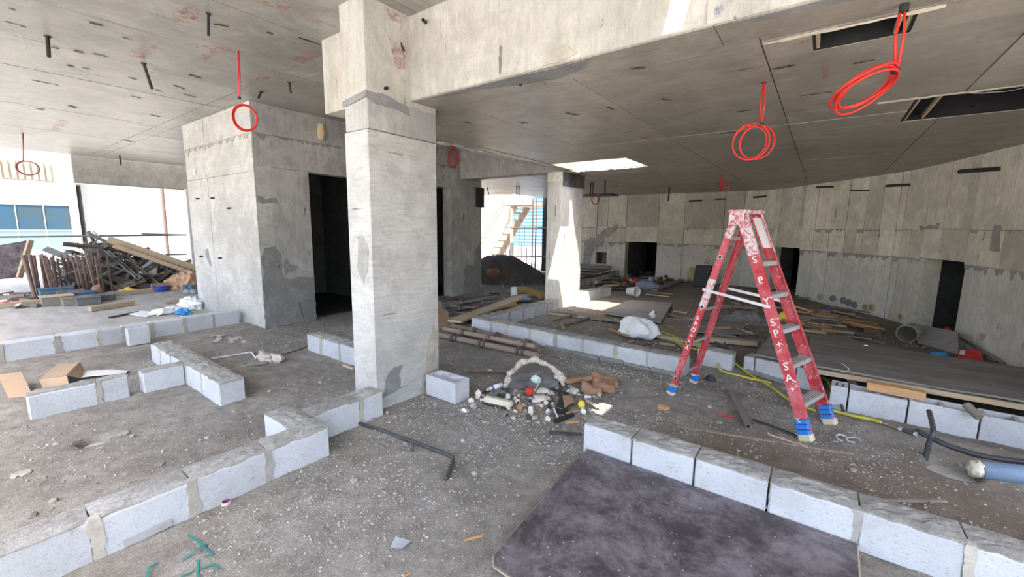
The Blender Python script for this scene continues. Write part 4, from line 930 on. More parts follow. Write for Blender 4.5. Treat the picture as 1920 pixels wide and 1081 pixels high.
edge.build('raw_edge', 'wood_pale', t, label='raw pale plywood edge')
e2 = MB(); e2.sheet([(.298, 2.7, .008), (.306, 2.7, .008), (.29, 1.4, .008), (.27, 1.4, .008)], 2, 16, .014, .01, 20, 5); e2.build('raw_edge', 'wood_pale', t)
MB().lathe((-.58, 1.52, .0245), [(.013, 0), (.013, .0006)], 12).build('bolt_hole', 'black_plastic', t)
q = G(1435, 960); MB().prism([(0, 0), (.03, .005), (.035, .03), (.012, .045), (-.006, .03)], (q.x, q.y, .025), (1, 0, 0), (0, 1, 0), (0, 0, .004)).solo('tile_chip', 'plastic_white', 'white chip lying on the black plywood', 'chip')
# big grey sheets over the trench on the right
board('plywood_sheet', 'large grey plywood sheet bridging the hollow block wall on the right', 'plywood', [(.02, 5.20, .27), (1.98, 5.16, .275), (1.95, 6.62, .25), (-.02, 6.75, .25)], .018, 'ply_grey', amp=.012)
board('plywood_sheet', 'grey plywood sheet under the large one, its corner showing behind the ladder', 'plywood', [(-.50, 5.38, .245), (.9, 5.19, .245), (.9, 6.9, .225), (-.42, 7.15, .225)], .018, 'ply_grey', amp=.008, seed=3)
MB().bar((.05, 5.21, .232), (2.0, 5.16, .240), .05, .045).solo('timber_batten', 'wood_pale', 'pale timber batten under the front edge of the large grey plywood', 'timber')
MB().bar(G(1625, 721, .24), G(1735, 742, .24), .09, .075, ch=.004).solo('timber_block', 'wood_new', 'fresh orange timber block wedged on the hollow block wall', 'timber')
MB().bar(G(1592, 700, .26), G(1602, 728, .10), .07, .03).solo('timber_block', 'wood_grey', 'short brown wood piece standing in the gap beside the orange timber', 'timber')
MB().tube([G(1812, 758, .26), G(1836, 782, .20)], .030, 10).solo('round_timber', 'wood_grey', 'green-ended round timber poking out over the hollow block wall', 'timber')
# sheets and boards behind the middle wall
board('plywood_sheet', 'weathered grey plywood sheet lying flat behind the middle wall, near the sunlit column', 'plywood', [(-3.05, 6.95, .13), (-2.02, 6.9, .13), (-2.42, 9.0, .11), (-3.3, 8.75, .11)], .02, 'ply_grey_pale', amp=.02, seed=1)
board('plywood_sheet', 'second plywood sheet under the weathered one, with a sawn front edge', 'plywood', [(-3.2, 6.72, .07), (-1.95, 6.72, .075), (-1.95, 7.6, .08), (-3.2, 7.6, .08)], .02, 'ply_brown', amp=.006, seed=2)
board('plywood_sheet', 'dusty brown plywood sheet between the white bag and the ladder', 'plywood', [gp(1225, 640, .03), gp(1290, 655, .03), gp(1300, 606, .03), gp(1240, 603, .03)], .018, 'ply_brown', amp=.01, seed=4)
board('plywood_sheet', 'dark plywood sheet behind the ladder legs', 'plywood', [gp(1290, 632, .04), gp(1390, 636, .04), gp(1400, 612, .04), gp(1270, 606, .04)], .018, 'ply_grey', amp=.01, seed=5)
for k, (a, b_, w, th, mt, lb_) in enumerate((
    ((1060, 597), (1300, 608), .10, .04, 'wood_grey', 'long grey board across the rubble behind the white bag'),
    ((1030, 588), (1150, 600), .09, .03, 'wood_grey', 'grey board beside the foot of the sunlit column'),
    ((1028, 593), (1195, 613), .05, .025, 'wood_pale', 'thin pale lath left of the white bag'),
    ((1060, 615), (1105, 602), .06, .03, 'wood_dark', 'dark crooked board left of the white bag'),
    ((1040, 606), (1085, 596), .02, .02, 'wood_dark', 'thin dark stick in the corner of the middle wall'),
    ((1190, 640), (1235, 632), .12, .05, 'wood_grey', 'short brown board under the white bag'),
    ((1235, 640), (1330, 660), .10, .05, 'wood_pale', 'weathered timber between the white bag and the ladder'),
    ((1268, 605), (1300, 632), .03, .02, 'wood_pale', 'thin pale stick leaning in the rubble left of the ladder'),
    ((1318, 645), (1418, 655), .12, .06, 'wood_pale', 'brown timber beam lying behind the ladder feet'),
    ((1340, 632), (1420, 633), .04, .03, 'wood_grey', 'thin grey lath behind the ladder feet'),
    ((1142, 532), (1228, 554), .10, .05, 'wood_grey', 'long grey board slanting across the rubble by the grey bucket'),
    ((1226, 550), (1278, 529), .16, .06, 'wood_grey', 'thick slanting board leading to the tipped yellow bucket'),
    ((1236, 529), (1275, 526), .20, .05, 'wood_dark', 'dark timber lying beneath the rear wall'),
    ((1225, 552), (1262, 556), .04, .03, 'wood_new', 'thin orange strip on the floor behind the weathered plywood'),
    ((1210, 556), (1255, 561), .05, .03, 'wood_pale', 'pale strip on the floor behind the weathered plywood'),
    ((1110, 530), (1145, 520), .06, .03, 'wood_dark', 'dark stick in the rubbish behind the sunlit column'))):
    p, q = gp(*a, th/2+.02), gp(*b_, th/2+.02); MB().bar(p, q, w, th, ch=.003).solo('wood_board', mt, lb_, 'wood board')
# planks heap behind the pipes, left of the sunlit column
for k, (a, b_, w, th, z, mt, lb_) in enumerate((
    ((852, 612), (985, 560), .26, .04, .10, 'wood_pale', 'wide pale plank, topmost on the plank heap'),
    ((838, 608), (960, 572), .24, .04, .055, 'wood_yellow', 'yellowed plank under the wide pale one'),
    ((900, 610), (990, 574), .22, .04, .045, 'wood_grey', 'grey plank on the right of the plank heap'),
    ((826, 588), (950, 565), .12, .05, .05, 'wood_dark', 'dark timber along the left of the plank heap'),
    ((824, 577), (930, 560), .07, .05, .06, 'steel_grey', 'long grey pipe on the left of the plank heap'),
    ((824, 584), (925, 570), .05, .05, .03, 'rust_dark', 'dark pipe beside the long grey one'),
    ((978, 545), (1022, 560), .22, .12, .07, 'wood_yellow', 'yellow formwork beam lying left of the sunlit column'),
    ((960, 541), (1000, 550), .08, .05, .03, 'wood_pale', 'short pale board behind the white pipe piece'))):
    p, q = gp(*a, z), gp(*b_, z); MB().bar(p, q, w, th, ch=.004).solo('plank', mt, lb_, 'plank')
p = gp(964, 556); MB().pipe(p, p+Vector((0, 0, .24)), .085, .078, 18).solo('pipe_piece', 'plastic_white', 'short white plastic pipe piece standing by the plank heap', 'pipe', smooth=False)
p = gp(985, 566, .07); MB().blob(p, .18, .10, .03, .4, 3, 3).solo('plastic_scrap', 'plastic_sky', 'blue plastic scrap at the end of the plank heap', 'scrap')
# coupled steel tubes in front of the middle wall
def prop(label, a, b_, r, cs):
    a = Vector(a); b_ = Vector(b_); t = thing('steel_tube', label, 'steel tube', (a+b_)/2-Vector((0, 0, r)), 'rusty coupled steel tubes')
    MB().pipe(a, b_, r, r*.75, 14).build('tube', 'rust', t); d = (b_-a).normalized()
    for c in cs:
        p = a.lerp(b_, c); MB().pipe(p-d*.022, p+d*.022, r*1.55, r*.98, 14).build('collar', 'rust_dark' if random.random() < .4 else 'rust', t); MB().tube([p+d*.06, p+d*.10], r*1.25, 12).build('coupler', 'rust_dark', t)
    MB().tube([b_-d*.03, b_+d*.03], r*.8, 12).build('end_spigot', 'rust', t)
for k, (a, b_, z, r, cs, lb_) in enumerate((((824, 632), (1008, 672), .05, .040, (.16, .46, .83), 'coupled rusty tube nearest the camera in the bundle'), ((842, 622), (1008, 660), .05, .036, (.1, .42, .8), 'coupled rusty tube in the middle of the bundle'), ((848, 615), (1004, 652), .05, .040, (.28, .58, .9), 'coupled rusty tube at the back of the bundle against the wall'), ((832, 627), (1003, 664), .11, .034, (.2, .5, .86), 'coupled rusty tube lying on top of the bundle'))):
    prop(lb_, gp(*a, z), gp(*b_, z), r, cs)
# cardboard by the tubes, with dark print
t = thing('cardboard_box', 'flattened cardboard leaning beside the nearest column by the tubes', 'cardboard', gp(835, 612))
P = [gp(820, 622, .02), gp(847, 612, .02), gp(838, 596, .16), gp(818, 600, .20)]
MB().sheet(P, 4, 4, .006, .01).build('flap', 'cardboard', t); MB().sheet([gp(818, 600, .2), gp(832, 598, .17), gp(826, 590, .28), gp(816, 590, .28)], 3, 3, .006).build('flap', 'cardboard', t)
# pipes on the near floor
def hose(name, label, cat, pts, r, mat, n=8, group=None):
    P = [Vector(p) for p in pts]; Q = []
    for i in range(len(P)-1):
        p0, p1, p2, p3 = P[max(i-1, 0)], P[i], P[i+1], P[min(i+2, len(P)-1)]
        for k in range(6):
            t = k/6; Q.append(.5*((2*p1)+(p2-p0)*t+(2*p0-5*p1+4*p2-p3)*t*t+(3*p1-p0-3*p2+p3)*t**3))
    Q.append(P[-1]); return MB().tube(Q, r, n).solo(name, mat, label, cat, group, smooth=True)
hose('black_pipe', 'bent black plastic pipe lying in the middle of the foreground floor', 'pipe', [gp(663, 789, .014), gp(720, 808, .014), gp(790, 832, .014), gp(840, 850, .014), gp(849, 857, .014), gp(845, 872, .014), gp(836, 895, .014)], .0135, 'black_pipe', 10)
p = gp(771, 843, .01); MB().pipe(p, p+Vector((-.015, .03, .045)), .012, .009, 10).solo('black_pipe', 'black_pipe', 'tiny black pipe end standing beside the bent black pipe', 'pipe')
MB().bar(gp(1030, 810, .012), gp(1090, 811, .012), .022, .022).solo('black_bar', 'black_pipe', 'short black bar at the corner of the nearest block wall', 'bar')
MB().pipe(gp(1370, 742, .03), gp(1403, 803, .03), .024, .019, 14).solo('steel_pipe', 'grey_pipe', 'short brown steel pipe on the ground left of the ladder foot', 'pipe')
hose('black_pipe', 'black pipe end curving up out of the ground on the right', 'pipe', [Vector((.78, 4.235, -.05)), Vector((.785, 4.235, .10)), Vector((.80, 4.25, .19)), G(1742, 770, .27)], .017, 'black_pipe', 10)
hose('black_pipe', 'half-buried black hose running right below the hollow block wall', 'pipe', [gp(1715, 818, .015), gp(1770, 838, .02), gp(1840, 858, .015), gp(1925, 872, .01), gp(1990, 880, .01)], .02, 'black_pipe', 10)
# blue-grey drain pipe lying in a hole at the right edge
t = thing('drain_pipe', 'blue-grey drain pipe in a hole at the right edge', 'pipe', (1.2, 4.2, 0))
a, b_ = Vector((.95, 4.105, .02)), Vector((1.9, 4.36, .09)); MB().pipe(a+(b_-a)*.09, b_, .062, .055, 24).build('pipe_body', 'pipe_blue', t, True); MB().blob(a+(b_-a)*.07, .05, .055, .062, .2, 3, 4, 3, False).build('foam_plug', 'foam_cream', t, True)
# yellow hoses
hz = [
    ('yellow hose lying from the white bag to the middle wall, upper of two', [gp(1226, 627, .05), gp(1262, 640, .05), gp(1300, 655, .05), gp(1345, 668, .08)], .011),
    ('yellow hose lying from the white bag to the middle wall, lower of two', [gp(1226, 633, .05), gp(1255, 645, .05), gp(1290, 660, .05), gp(1325, 672, .06)], .011),
    ('yellow hose bent down behind the ladder and crossing to its right foot', [gp(1360, 677, .10), gp(1380, 690, .03), gp(1410, 706, .02), gp(1445, 727, .02), gp(1475, 748, .02), gp(1500, 764, .015), gp(1528, 775, .012)], .013),
    ('yellow hose lying across the other one behind the ladder', [gp(1340, 673, .10), gp(1346, 690, .05), gp(1352, 698, .02), gp(1385, 706, .02), gp(1415, 713, .02), gp(1446, 718, .02)], .013),
    ('yellow hose looping between the ladder rails', [gp(1498, 716, .03), gp(1515, 714, .04), gp(1536, 714, .05), gp(1550, 720, .06), gp(1562, 735, .02)], .013),
    ('yellow hose with a metal coupling to the right of the ladder', [gp(1535, 773, .02), gp(1565, 774, .02), gp(1600, 785, .02), gp(1630, 793, .02), gp(1652, 801, .02)], .015)]
for lb_, pts, r in hz: hose('yellow_hose', lb_, 'hose', pts, r, 'hose_yellow', 8, 'yellow hoses')
t = thing('hose_coupling', 'metal coupling on the end of the yellow hose', 'coupling', gp(1672, 808))
p, q = gp(1652, 801, .02), gp(1718, 824, .02); d = q-p
MB().tube([p, p+d*.28], .006, 8).build('stem', 'aluminium', t); MB().tube([p+d*.2, p+d*.55], .016, 10).build('nut', 'rust', t); MB().tube([p+d*.5, p+d*.6], .02, 10).build('nut', 'aluminium', t); MB().tube([p+d*.6, p+d*.97], .015, 10).build('tail', 'black_pipe', t); MB().tube([p+d*.92, p+d*1.0], .02, 10).build('clamp', 'aluminium', t)
t = thing('pipe_clamp', 'pair of shiny pipe clamps on the ground by the ladder foot', 'clamp', gp(1590, 825))
for k, (px, py) in enumerate(((1578, 822), (1600, 826))):
    p = gp(px, py, .02); MB().tube([p+Vector((.035*math.cos(a)*(1+.3*k), .03*math.sin(a), .012*math.sin(a+k))) for a in [i*math.pi/9 for i in range(15)]], .007, 6).build('half_ring', 'aluminium', t)
# dark post between ladder foot and hollow wall
MB().bar(gp(1574, 758, .06), gp(1581, 775, .03), .02, .02).solo('black_stick', 'black_pipe', 'short black stick leaning behind the right ladder foot', 'stick')
p = gp(1332, 712, .0); MB().blob(p, .05, .05, .05, .3, 2, 9).solo('black_clod', 'rag_dark', 'black rubber lump behind the left ladder foot', 'lump')
p = gp(1352, 672, .04); MB().blob(p, .07, .10, .09, .35, 2, 12).solo('black_clod', 'rag_dark', 'black plastic bundle in the gap of the middle wall', 'bundle')
MB().bar(gp(1400, 698, .02), gp(1470, 715, .02), .10, .05, ch=.01).solo('concrete_strip', 'mortar_grey', 'strip of grey mortar on the ground behind the ladder', 'mortar')
q = gp(1240, 760); MB().cbox(q+Vector((-.03, -.03, 0)), (.09, -.02, 0), (.02, .05, 0), (0, 0, .04), .003).solo('wood_offcut', 'wood_new', 'small square wood offcut on the ground left of the ladder', 'wood offcut')
for k, (a, b_, w, lb_) in enumerate((((1440, 812), (1515, 838), .012, 'thin pale stick in front of the ladder foot'), ((1270, 797), (1600, 850), .02, 'long rusty rod half buried behind the nearest wall'), ((1625, 932), (1775, 940), .018, 'thin wood strip behind the nearest wall at the right'), ((1412, 785), (1500, 818), .02, 'dark thin rod beside the brown steel pipe'), ((905, 1000), (870, 1008), .01, 'splinter of wood left of the black plywood'), ((1345, 775), (1375, 779), .012, 'red and blue plastic strip on the ground'))):
    MB().bar(gp(*a, .008), gp(*b_, .008), w, .010).solo('stick', ['wood_pale', 'rust', 'wood_grey', 'black_pipe', 'wood_new', 'plastic_red'][k], lb_, 'stick')
# items on the left floor
board('cardboard_sheet', 'brown cardboard flap standing behind the short run of blocks', 'cardboard', [gp(16, 745, .0), gp(62, 742, .0), gp(45, 722, .14), gp(0, 728, .15)], .005, 'cardboard', amp=.01)
t = thing('cardboard_box', 'open flattened cardboard box behind the short run of blocks', 'cardboard', gp(115, 720))
MB().sheet([gp(75, 722, .06), gp(128, 720, .10), gp(152, 700, .12), gp(112, 698, .10)], 5, 5, .005, .015).build('flap', 'cardboard', t); MB().sheet([gp(128, 720, .10), gp(155, 712, .02), gp(158, 700, .05), gp(152, 700, .12)], 3, 3, .005).build('flap', 'cardboard', t); MB().sheet([gp(75, 722, .06), gp(128, 720, .10), gp(130, 724, .0), gp(80, 727, .0)], 3, 2, .005).build('flap', 'cardboard', t)
board('paper_sheet', 'crumpled white paper lying behind the left cardboard', 'paper', [gp(150, 712, .02), gp(235, 704, .03), gp(240, 695, .02), gp(150, 698, .02)], .003, 'plastic_white', amp=.03, nu=10)
hose('white_pipe', 'bent white plastic conduit on the ground before the doorway', 'pipe', [gp(397, 672, .012), gp(440, 664, .012), gp(468, 659, .012), gp(472, 660, .012), gp(480, 671, .012)], .010, 'plastic_white', 8)
for k, (px, py, a, b_, c) in enumerate(((497, 671, .16, .07, .07), (520, 674, .14, .06, .06))):
    MB().blob(gp(px, py, 0), a, b_, c, .4, 3, k+2).solo('cloth_bundle', 'cloth_cream', ['dusty cream cloth bundle beside the white conduit', 'cream cloth bundle lying right of the other one'][k], 'cloth')
board('tile_piece', 'flat grey piece next to the cream cloth bundles', 'tile', [gp(460, 686, .01), gp(500, 680, .01), gp(503, 676, .01), gp(465, 681, .01)], .008, 'ply_grey_pale')
MB().bar(gp(563, 604, .35), gp(578, 624, .02), .012, .012).solo('steel_rod', 'rust_dark', 'thin rod leaning by the core doorway', 'rod')
MB().bar(gp(523, 666, .02), gp(575, 651, .02), .012, .012).solo('steel_rod', 'rust_dark', 'thin dark rod on the ground before the doorway', 'rod')
MB().bar(gp(644, 687, .02), gp(663, 693, .02), .03, .02).solo('stick', 'wood_pale', 'short wood stick at the left of the nearest column', 'stick')
# aluminium strip, tape roll, green leaves of tape, paper bits in front of the bottom left wall
MB().bar(gp(232, 1024, .03), gp(322, 985, .03), .012, .035).solo('metal_strip', 'aluminium', 'silver metal strip leaning on the bottom left block wall', 'metal strip')
p = gp(424, 940); t = thing('tape_roll', 'small roll of tape with a purple core before the bottom left wall', 'tape roll', p)
MB().pipe(p, p+Vector((0, 0, .018)), .027, .021, 20).build('tape', 'tape_cream', t); MB().pipe(p+Vector((0, 0, .001)), p+Vector((0, 0, .019)), .0215, .017, 20).build('core', 'plastic_purple', t)
t = thing('green_strap', 'torn green plastic strap on the foreground floor', 'strap', gp(375, 1030))
for k, pts in enumerate((((353, 1002), (372, 1018), (385, 1022)), ((385, 1020), (365, 1035), (340, 1048)), ((378, 1022), (390, 1028), (400, 1034), (385, 1046)), ((340, 1080), (370, 1062), (400, 1055), (412, 1068)), ((372, 1045), (370, 1070), (374, 1085)), ((297, 1050), (280, 1062), (273, 1085)))):
    Q = [gp(x, y, .012+.012*math.sin(i*1.7+k)) for i, (x, y) in enumerate(pts)]; m = MB()
    for u, v in zip(Q, Q[1:]): m.bar(u, v, .010, .002)
    m.build('strip', 'plastic_green', t)
board('paper_scrap', 'crumpled blue-grey scrap on the foreground floor', 'scrap', [gp(732, 1022, .01), gp(755, 1030, .015), gp(773, 1018, .03), gp(742, 1010, .03)], .002, 'facade_grey', amp=.04, seed=3)
MB().bar(gp(757, 1078, .006), gp(770, 1068, .006), .008, .006).solo('wood_splinter', 'wood_new', 'wood splinter at the bottom edge of the floor', 'splinter')

# ================================================================== RUBBISH HEAP IN THE MIDDLE
def at(px, py, z=.03): return gp(px, py, z)
t = thing('paper_sack', 'torn dusty cement sack lying open in the middle rubbish heap', 'sack', at(1000, 725, 0))
cen = at(1003, 718, 0)
# rolled rim of the sack and its dark inside
P = [at(949, 726, .02), at(956, 714, .09), at(975, 703, .15), at(1002, 699, .17), at(1030, 706, .14), at(1050, 716, .09), at(1056, 726, .04)]
Q = []
for i in range(len(P)-1):
    for k in range(6): Q.append(P[i].lerp(P[i+1], k/6)+Vector((0, 0, .012))*mnoise.noise(Vector((i*6+k, 3, 1))*.6))
Q.append(P[-1]); rm_ = MB().tube(Q, [max(.016, .030+.026*mnoise.noise(p*14)) for p in Q], 10)
rm_.v = [(v[0], v[1], v[2]+.012*mnoise.noise(Vector(v)*40)) for v in rm_.v]
rm_.build('rim', 'cloth_cream', t)
MB().sheet([at(950, 730, .01), at(1050, 733, .01), at(1042, 712, .10), at(960, 714, .10)], 10, 8, .004, .04, 9, 3).build('inside', 'steel_dark', t)
MB().blob(at(1047, 716, .03), .08, .06, .05, .45, 3, 5).build('torn_end', 'cloth_white', t)
def lump(name, label, cat, px, py, r, mat, amp=.35, seed=0, sub=2, dz=0): return MB().blob(at(px, py, dz), *r, amp, 2.6, seed, sub).solo(name, mat, label, cat)
lump('dust_mask', 'pale mint dust mask lying on the sack', 'mask', 1005, 722, (.055, .035, .05), 'mask_mint', .15, 2, 3, .05)
hose('mask_strap', 'white elastic strap of the mask hanging from the sack', 'strap', [at(1008, 722, .10), at(1010, 730, .08), at(1003, 738, .05), at(1000, 744, .03)], .006, 'mask_mint')
for k, (px, py, w, lb_) in enumerate(((1020, 738, .07, 'cream work glove draped over the rubbish heap'), (1012, 752, .08, 'dusty flat cream glove at the front of the rubbish heap'), (1076, 737, .055, 'crumpled grey-white glove on the right of the rubbish heap'))):
    t = thing('work_glove', lb_, 'glove', at(px, py, .0), 'work gloves'); c = at(px, py, .05); ang = (.6, 1.4, 2.0)[k]
    MB().blob(c-Vector((0, 0, .02)), w, w*.75, .03, .25, 2, k+11, 2).build('palm', 'cloth_cream', t, True)
    for f in range(5):
        a = ang+(f-2)*.38; L = w*(.95 if 0 < f < 4 else .7); e = c+Vector((math.cos(a), math.sin(a), -.25))*(w*.6); MB().tube([e, e+Vector((math.cos(a), math.sin(a), -.1))*L*.6, e+Vector((math.cos(a+.2), math.sin(a+.2), -.35))*L], [.014, .014, .010], 8).build('finger', 'cloth_cream', t, True)
    MB().blob(c-Vector((math.cos(ang), math.sin(ang), .6))*w*.7, w*.6, w*.5, .025, .3, 3, k+21, 2).build('cuff', 'cloth_cream', t, True)
# foam roller sleeve with bristles
t = thing('foam_brush', 'cream foam block with dark bristles at the front left of the heap', 'brush', at(933, 757, 0))
a, b_ = at(908, 752, .035), at(960, 764, .035); d = b_-a; MB().bar(a, b_, .075, .06, ch=.018).build('foam_body', 'foam_cream', t)
m = MB(); sd = d.cross(Vector((0, 0, 1))).normalized(); sd = sd if sd.dot(-a) > 0 else -sd
for k in range(26): p = a+d*(k+.5)/26+sd*(.02+.02*random.random())-Vector((0, 0, .02)); m.bar(p, p+sd*.03-Vector((0, 0, .014)), .004, .004)
m.build('bristles', 'black_plastic', t, kind='stuff')
t = thing('sealant_can', 'blue and white spray can lying left of the sack', 'can', at(930, 727, 0)); a, b_ = at(920, 731, .03), at(946, 722, .03)
MB().tube([a, b_], .024, 14).build('can_body', 'tin_blue', t, True); d = (b_-a).normalized(); MB().tube([a+(b_-a)*.18, a+(b_-a)*.8], .0246, 14).build('paper_label', 'plastic_white', t, True); MB().tube([a-d*.02, a], [.012, .023], 12).build('shoulder', 'aluminium', t); MB().tube([a-d*.05, a-d*.02], .014, 10).build('nozzle', 'foam_cream', t)
q = at(986, 742, .02); MB().cbox(q, (.075, .01, 0), (-.012, .05, .012), (0, -.01, .055), .004).solo('plastic_packet', 'plastic_red', 'small bright red packet in the rubbish heap', 'packet')
t = thing('paint_bottle', 'yellow bottle with white cap catching the sun', 'bottle', at(1090, 764, 0)); p = at(1090, 762, .03)
MB().lathe(p-Vector((0, 0, .03)), [(.030, 0), (.034, .02), (.034, .045), (.022, .06), (.012, .07)], 16).build('bottle_body', 'plastic_yellow', t, True); MB().blob(at(1094, 772, 0), .03, .025, .03, .2, 3, 3).build('cap', 'plastic_white', t)
MB().bar(at(1100, 756, .04), at(1122, 766, .03), .035, .02, ch=.004).solo('wood_offcut', 'wood_pale', 'pale offcut lit by the sun behind the yellow bottle', 'wood offcut')
MB().bar(at(1096, 751, .06), at(1108, 753, .06), .03, .012, ch=.002).solo('foam_offcut', 'plastic_white', 'white offcut lit by the sun on the heap', 'offcut')
MB().bar(at(1032, 741, .08), at(1067, 748, .06), .035, .02, ch=.004).solo('plastic_grip', 'black_plastic', 'black plastic handle lying on the heap', 'handle')
t = thing('black_box', 'broken black plastic box in the front of the heap', 'box', at(1055, 768, 0)); MB().sheet([at(1040, 774, .01), at(1062, 778, .01), at(1072, 760, .05), at(1050, 752, .06)], 4, 4, .006, .02).build('panel', 'black_plastic', t); MB().sheet([at(1058, 770, .03), at(1076, 762, .05), at(1070, 752, .07), at(1054, 756, .07)], 4, 4, .005, .015).build('flap', 'brown_paper', t); MB().bar(at(1040, 790, .02), at(1074, 780, .02), .04, .025).build('rim', 'black_plastic', t)
MB().bar(at(1060, 790, .012), at(1085, 790, .012), .025, .016).solo('wood_offcut', 'wood_new', 'orange wood offcut in front of the heap', 'wood offcut'); MB().bar(at(1062, 781, .04), at(1082, 775, .04), .018, .012).solo('wood_offcut', 'wood_new', 'thin orange splinter above the front offcut', 'wood offcut')
MB().bar(at(1038, 770, .03), at(1048, 786, .01), .012, .006).solo('white_strip', 'plastic_white', 'thin white strip leaning on the black box', 'strip')
t = thing('brown_paper_bag', 'torn brown paper on the right of the rubbish heap', 'paper', at(1130, 722, 0))
MB().bar(at(1060, 722, .06), at(1109, 716, .07), .06, .05, ch=.012).build('roll', 'brown_paper', t)
for k, c in enumerate(((1109, 715, 1160, 722), (1112, 724, 1155, 732), (1090, 728, 1130, 736))):
    MB().sheet([at(c[0], c[1]+8, .01), at(c[2], c[3]+4, .01), at(c[2]-6, c[3]-10, .05), at(c[0], c[1]-6, .08)], 9, 6, .003, .05, 9, k).build('fold', 'brown_paper', t)
bits = [('foam_lump', 'foam_cream', (884, 753, .035, .025, .03), 'cream foam lump leaning at the left end of the heap'), ('foam_lump', 'cloth_cream', (897, 745, .03, .03, .06), 'small cream rag standing left of the foam brush'), ('stone', 'stone', (888, 764, .045, .03, .03), 'grey stone beside the loose hollow block'), ('foam_lump', 'plastic_white', (870, 770, .04, .02, .02), 'white plastic sliver beside the hollow block'), ('foam_lump', 'foam_yellow', (966, 771, .03, .012, .02), 'small foam strip right of the brush'), ('brick_piece', 'brown_paper', (974, 766, .04, .03, .04), 'reddish brick fragment in front of the heap'), ('foam_lump', 'cloth_white', (952, 745, .035, .02, .03), 'white rag piece behind the brush'), ('plastic_ball', 'plastic_white', (995, 768, .035, .02, .03), 'white crumpled film in front of the heap'), ('rag', 'rag_dark', (990, 782, .035, .025, .03), 'black rag with a cream end in front of the heap'), ('foam_lump', 'foam_cream', (994, 775, .035, .02, .035), 'cream foam piece over the black rag'), ('paper_cup', 'cloth_cream', (1027, 785, .03, .025, .035), 'small crushed cup in front of the heap'), ('rag', 'steel_dark', (985, 757, .03, .03, .03), 'grey crumpled foil in the heap'), ('foam_lump', 'plastic_white', (1066, 735, .035, .03, .03), 'white crumpled plastic on the right of the heap'), ('foam_lump', 'foam_yellow', (1123, 740, .025, .02, .03), 'small cream piece before the brown paper'), ('stone', 'stone', (1112, 775, .03, .03, .03), 'round stone right of the yellow bottle'), ('rag', 'rag_dark', (940, 742, .06, .04, .02), 'dark flattened rag between can and brush'), ('rag', 'rag_dark', (965, 748, .06, .03, .025), 'dark rag below the sack'), ('rag', 'rag_dark', (1065, 757, .07, .05, .03), 'black plastic rag right of the box'), ('foam_lump', 'foam_cream', (918, 692, .035, .015, .01), 'white fragment behind the loose hollow block')]
for k, (nm, mt, (px, py, a, b_, c), lb_) in enumerate(bits): lump(nm, lb_, nm.replace('_', ' '), px, py, (a, b_, c), mt, .4, k+40, 1)
for k in range(85):
    a = random.uniform(0, 6.28); r = random.random()**.7; px, py = 1005+115*r*math.cos(a), 752+34*r*math.sin(a); mt = random.choice(['foam_cream', 'cloth_cream', 'rag_dark', 'rag_dark', 'plastic_white', 'wood_dark', 'brown_paper', 'stone', 'stone', 'black_plastic'])
    MB().blob(gp(px, py, 0), *(random.uniform(.010, .032) for _ in range(3)), .5, 2.4, k+90, 1).solo('rubbish_piece', mt, 'small crumpled fragment in the middle rubbish heap', 'rubbish', 'small fragments in the middle rubbish heap')
MB().bar(gp(878, 700, .01), gp(955, 700, .01), .06, .02).solo('rusty_plate', 'rust_dark', 'flat dark plate behind the rubbish heap', 'plate')
t = thing('plastic_bag', 'white full plastic bag lying on the boards behind the middle wall', 'bag', gp(1195, 630))
p = gp(1196, 636, .02); MB().blob(p, .30, .19, .19, .16, 1.5, 8, 3).build('bag_body', 'bag_white', t); MB().blob(gp(1222, 612, .18), .05, .05, .06, .4, 3, 4, 2, False).build('knot', 'bag_white', t)

# ================================================================== REAR FLOOR THINGS
def bucket(label, px, py, r, h, mat, axis, cat='bucket', inner='black_plastic', dz=0):
    p = gp(px, py, dz); ax = Vector(axis).normalized(); t = thing('bucket', label, cat, p)
    m = MB(); n = 20; x = ax.orthogonal().normalized(); y = ax.cross(x); c = p+Vector((0, 0, r*.9 if abs(ax.z) < .8 else 0)); rings = [(r*.8, 0), (r, h), (r*.93, h), (r*.75, .02)]; vs = []; fs = []
    for (rr, hh) in rings: vs += [c+ax*hh+(x*math.cos(2*math.pi*k/n)+y*math.sin(2*math.pi*k/n))*rr for k in range(n)]
    for i in range(3):
        for k in range(n): fs.append((i*n+k, i*n+(k+1) % n, (i+1)*n+(k+1) % n, (i+1)*n+k))
    fs.append(tuple(range(n))[::-1]); fs.append(tuple(3*n+k for k in range(n))); m.add(vs, fs); m.build('shell', mat, t, False)
    MB().pipe(c+ax*(h-.012), c+ax*(h+.006), r*1.05, r*.95, n).build('rim', mat, t); return t
bucket('grey plastic bucket lying on its side behind the weathered plywood', 1178, 557, .12, .26, 'plastic_white', (.9, -.35, .1))
bucket('yellow bucket tipped over at the foot of the rear wall', 1290, 531, .27, .34, 'foam_yellow', (.95, .1, -.1))
p = gp(1311, 540); MB().cbox(p+Vector((-.2, 0, 0)), (.42, .05, 0), (0, .14, 0), (.05, .05, .62), .02).solo('black_drum', 'black_plastic', 'black square tub standing beside the tipped yellow bucket', 'tub')
lump('grey_tank', 'blue-grey gas canister lying in the rubble beneath the rear wall', 'canister', 1212, 545, (.34, .16, .17), 'pipe_blue', .08, 3, 3); lump('red_can', 'red can beside the blue-grey canister', 'can', 1191, 540, (.13, .12, .16), 'plastic_red', .15, 4, 2)
lump('red_can', 'red plastic jug in the rubbish behind the sunlit column', 'can', 1102, 528, (.16, .12, .22), 'plastic_red', .15, 6, 2)
p = gp(1698, 640, .14); MB().pipe(p, p+Vector((.10, .22, 0)), .135, .122, 24).solo('pipe_ring', 'ply_grey_pale', 'cut pipe ring lying in front of the right-hand doorway', 'pipe ring')
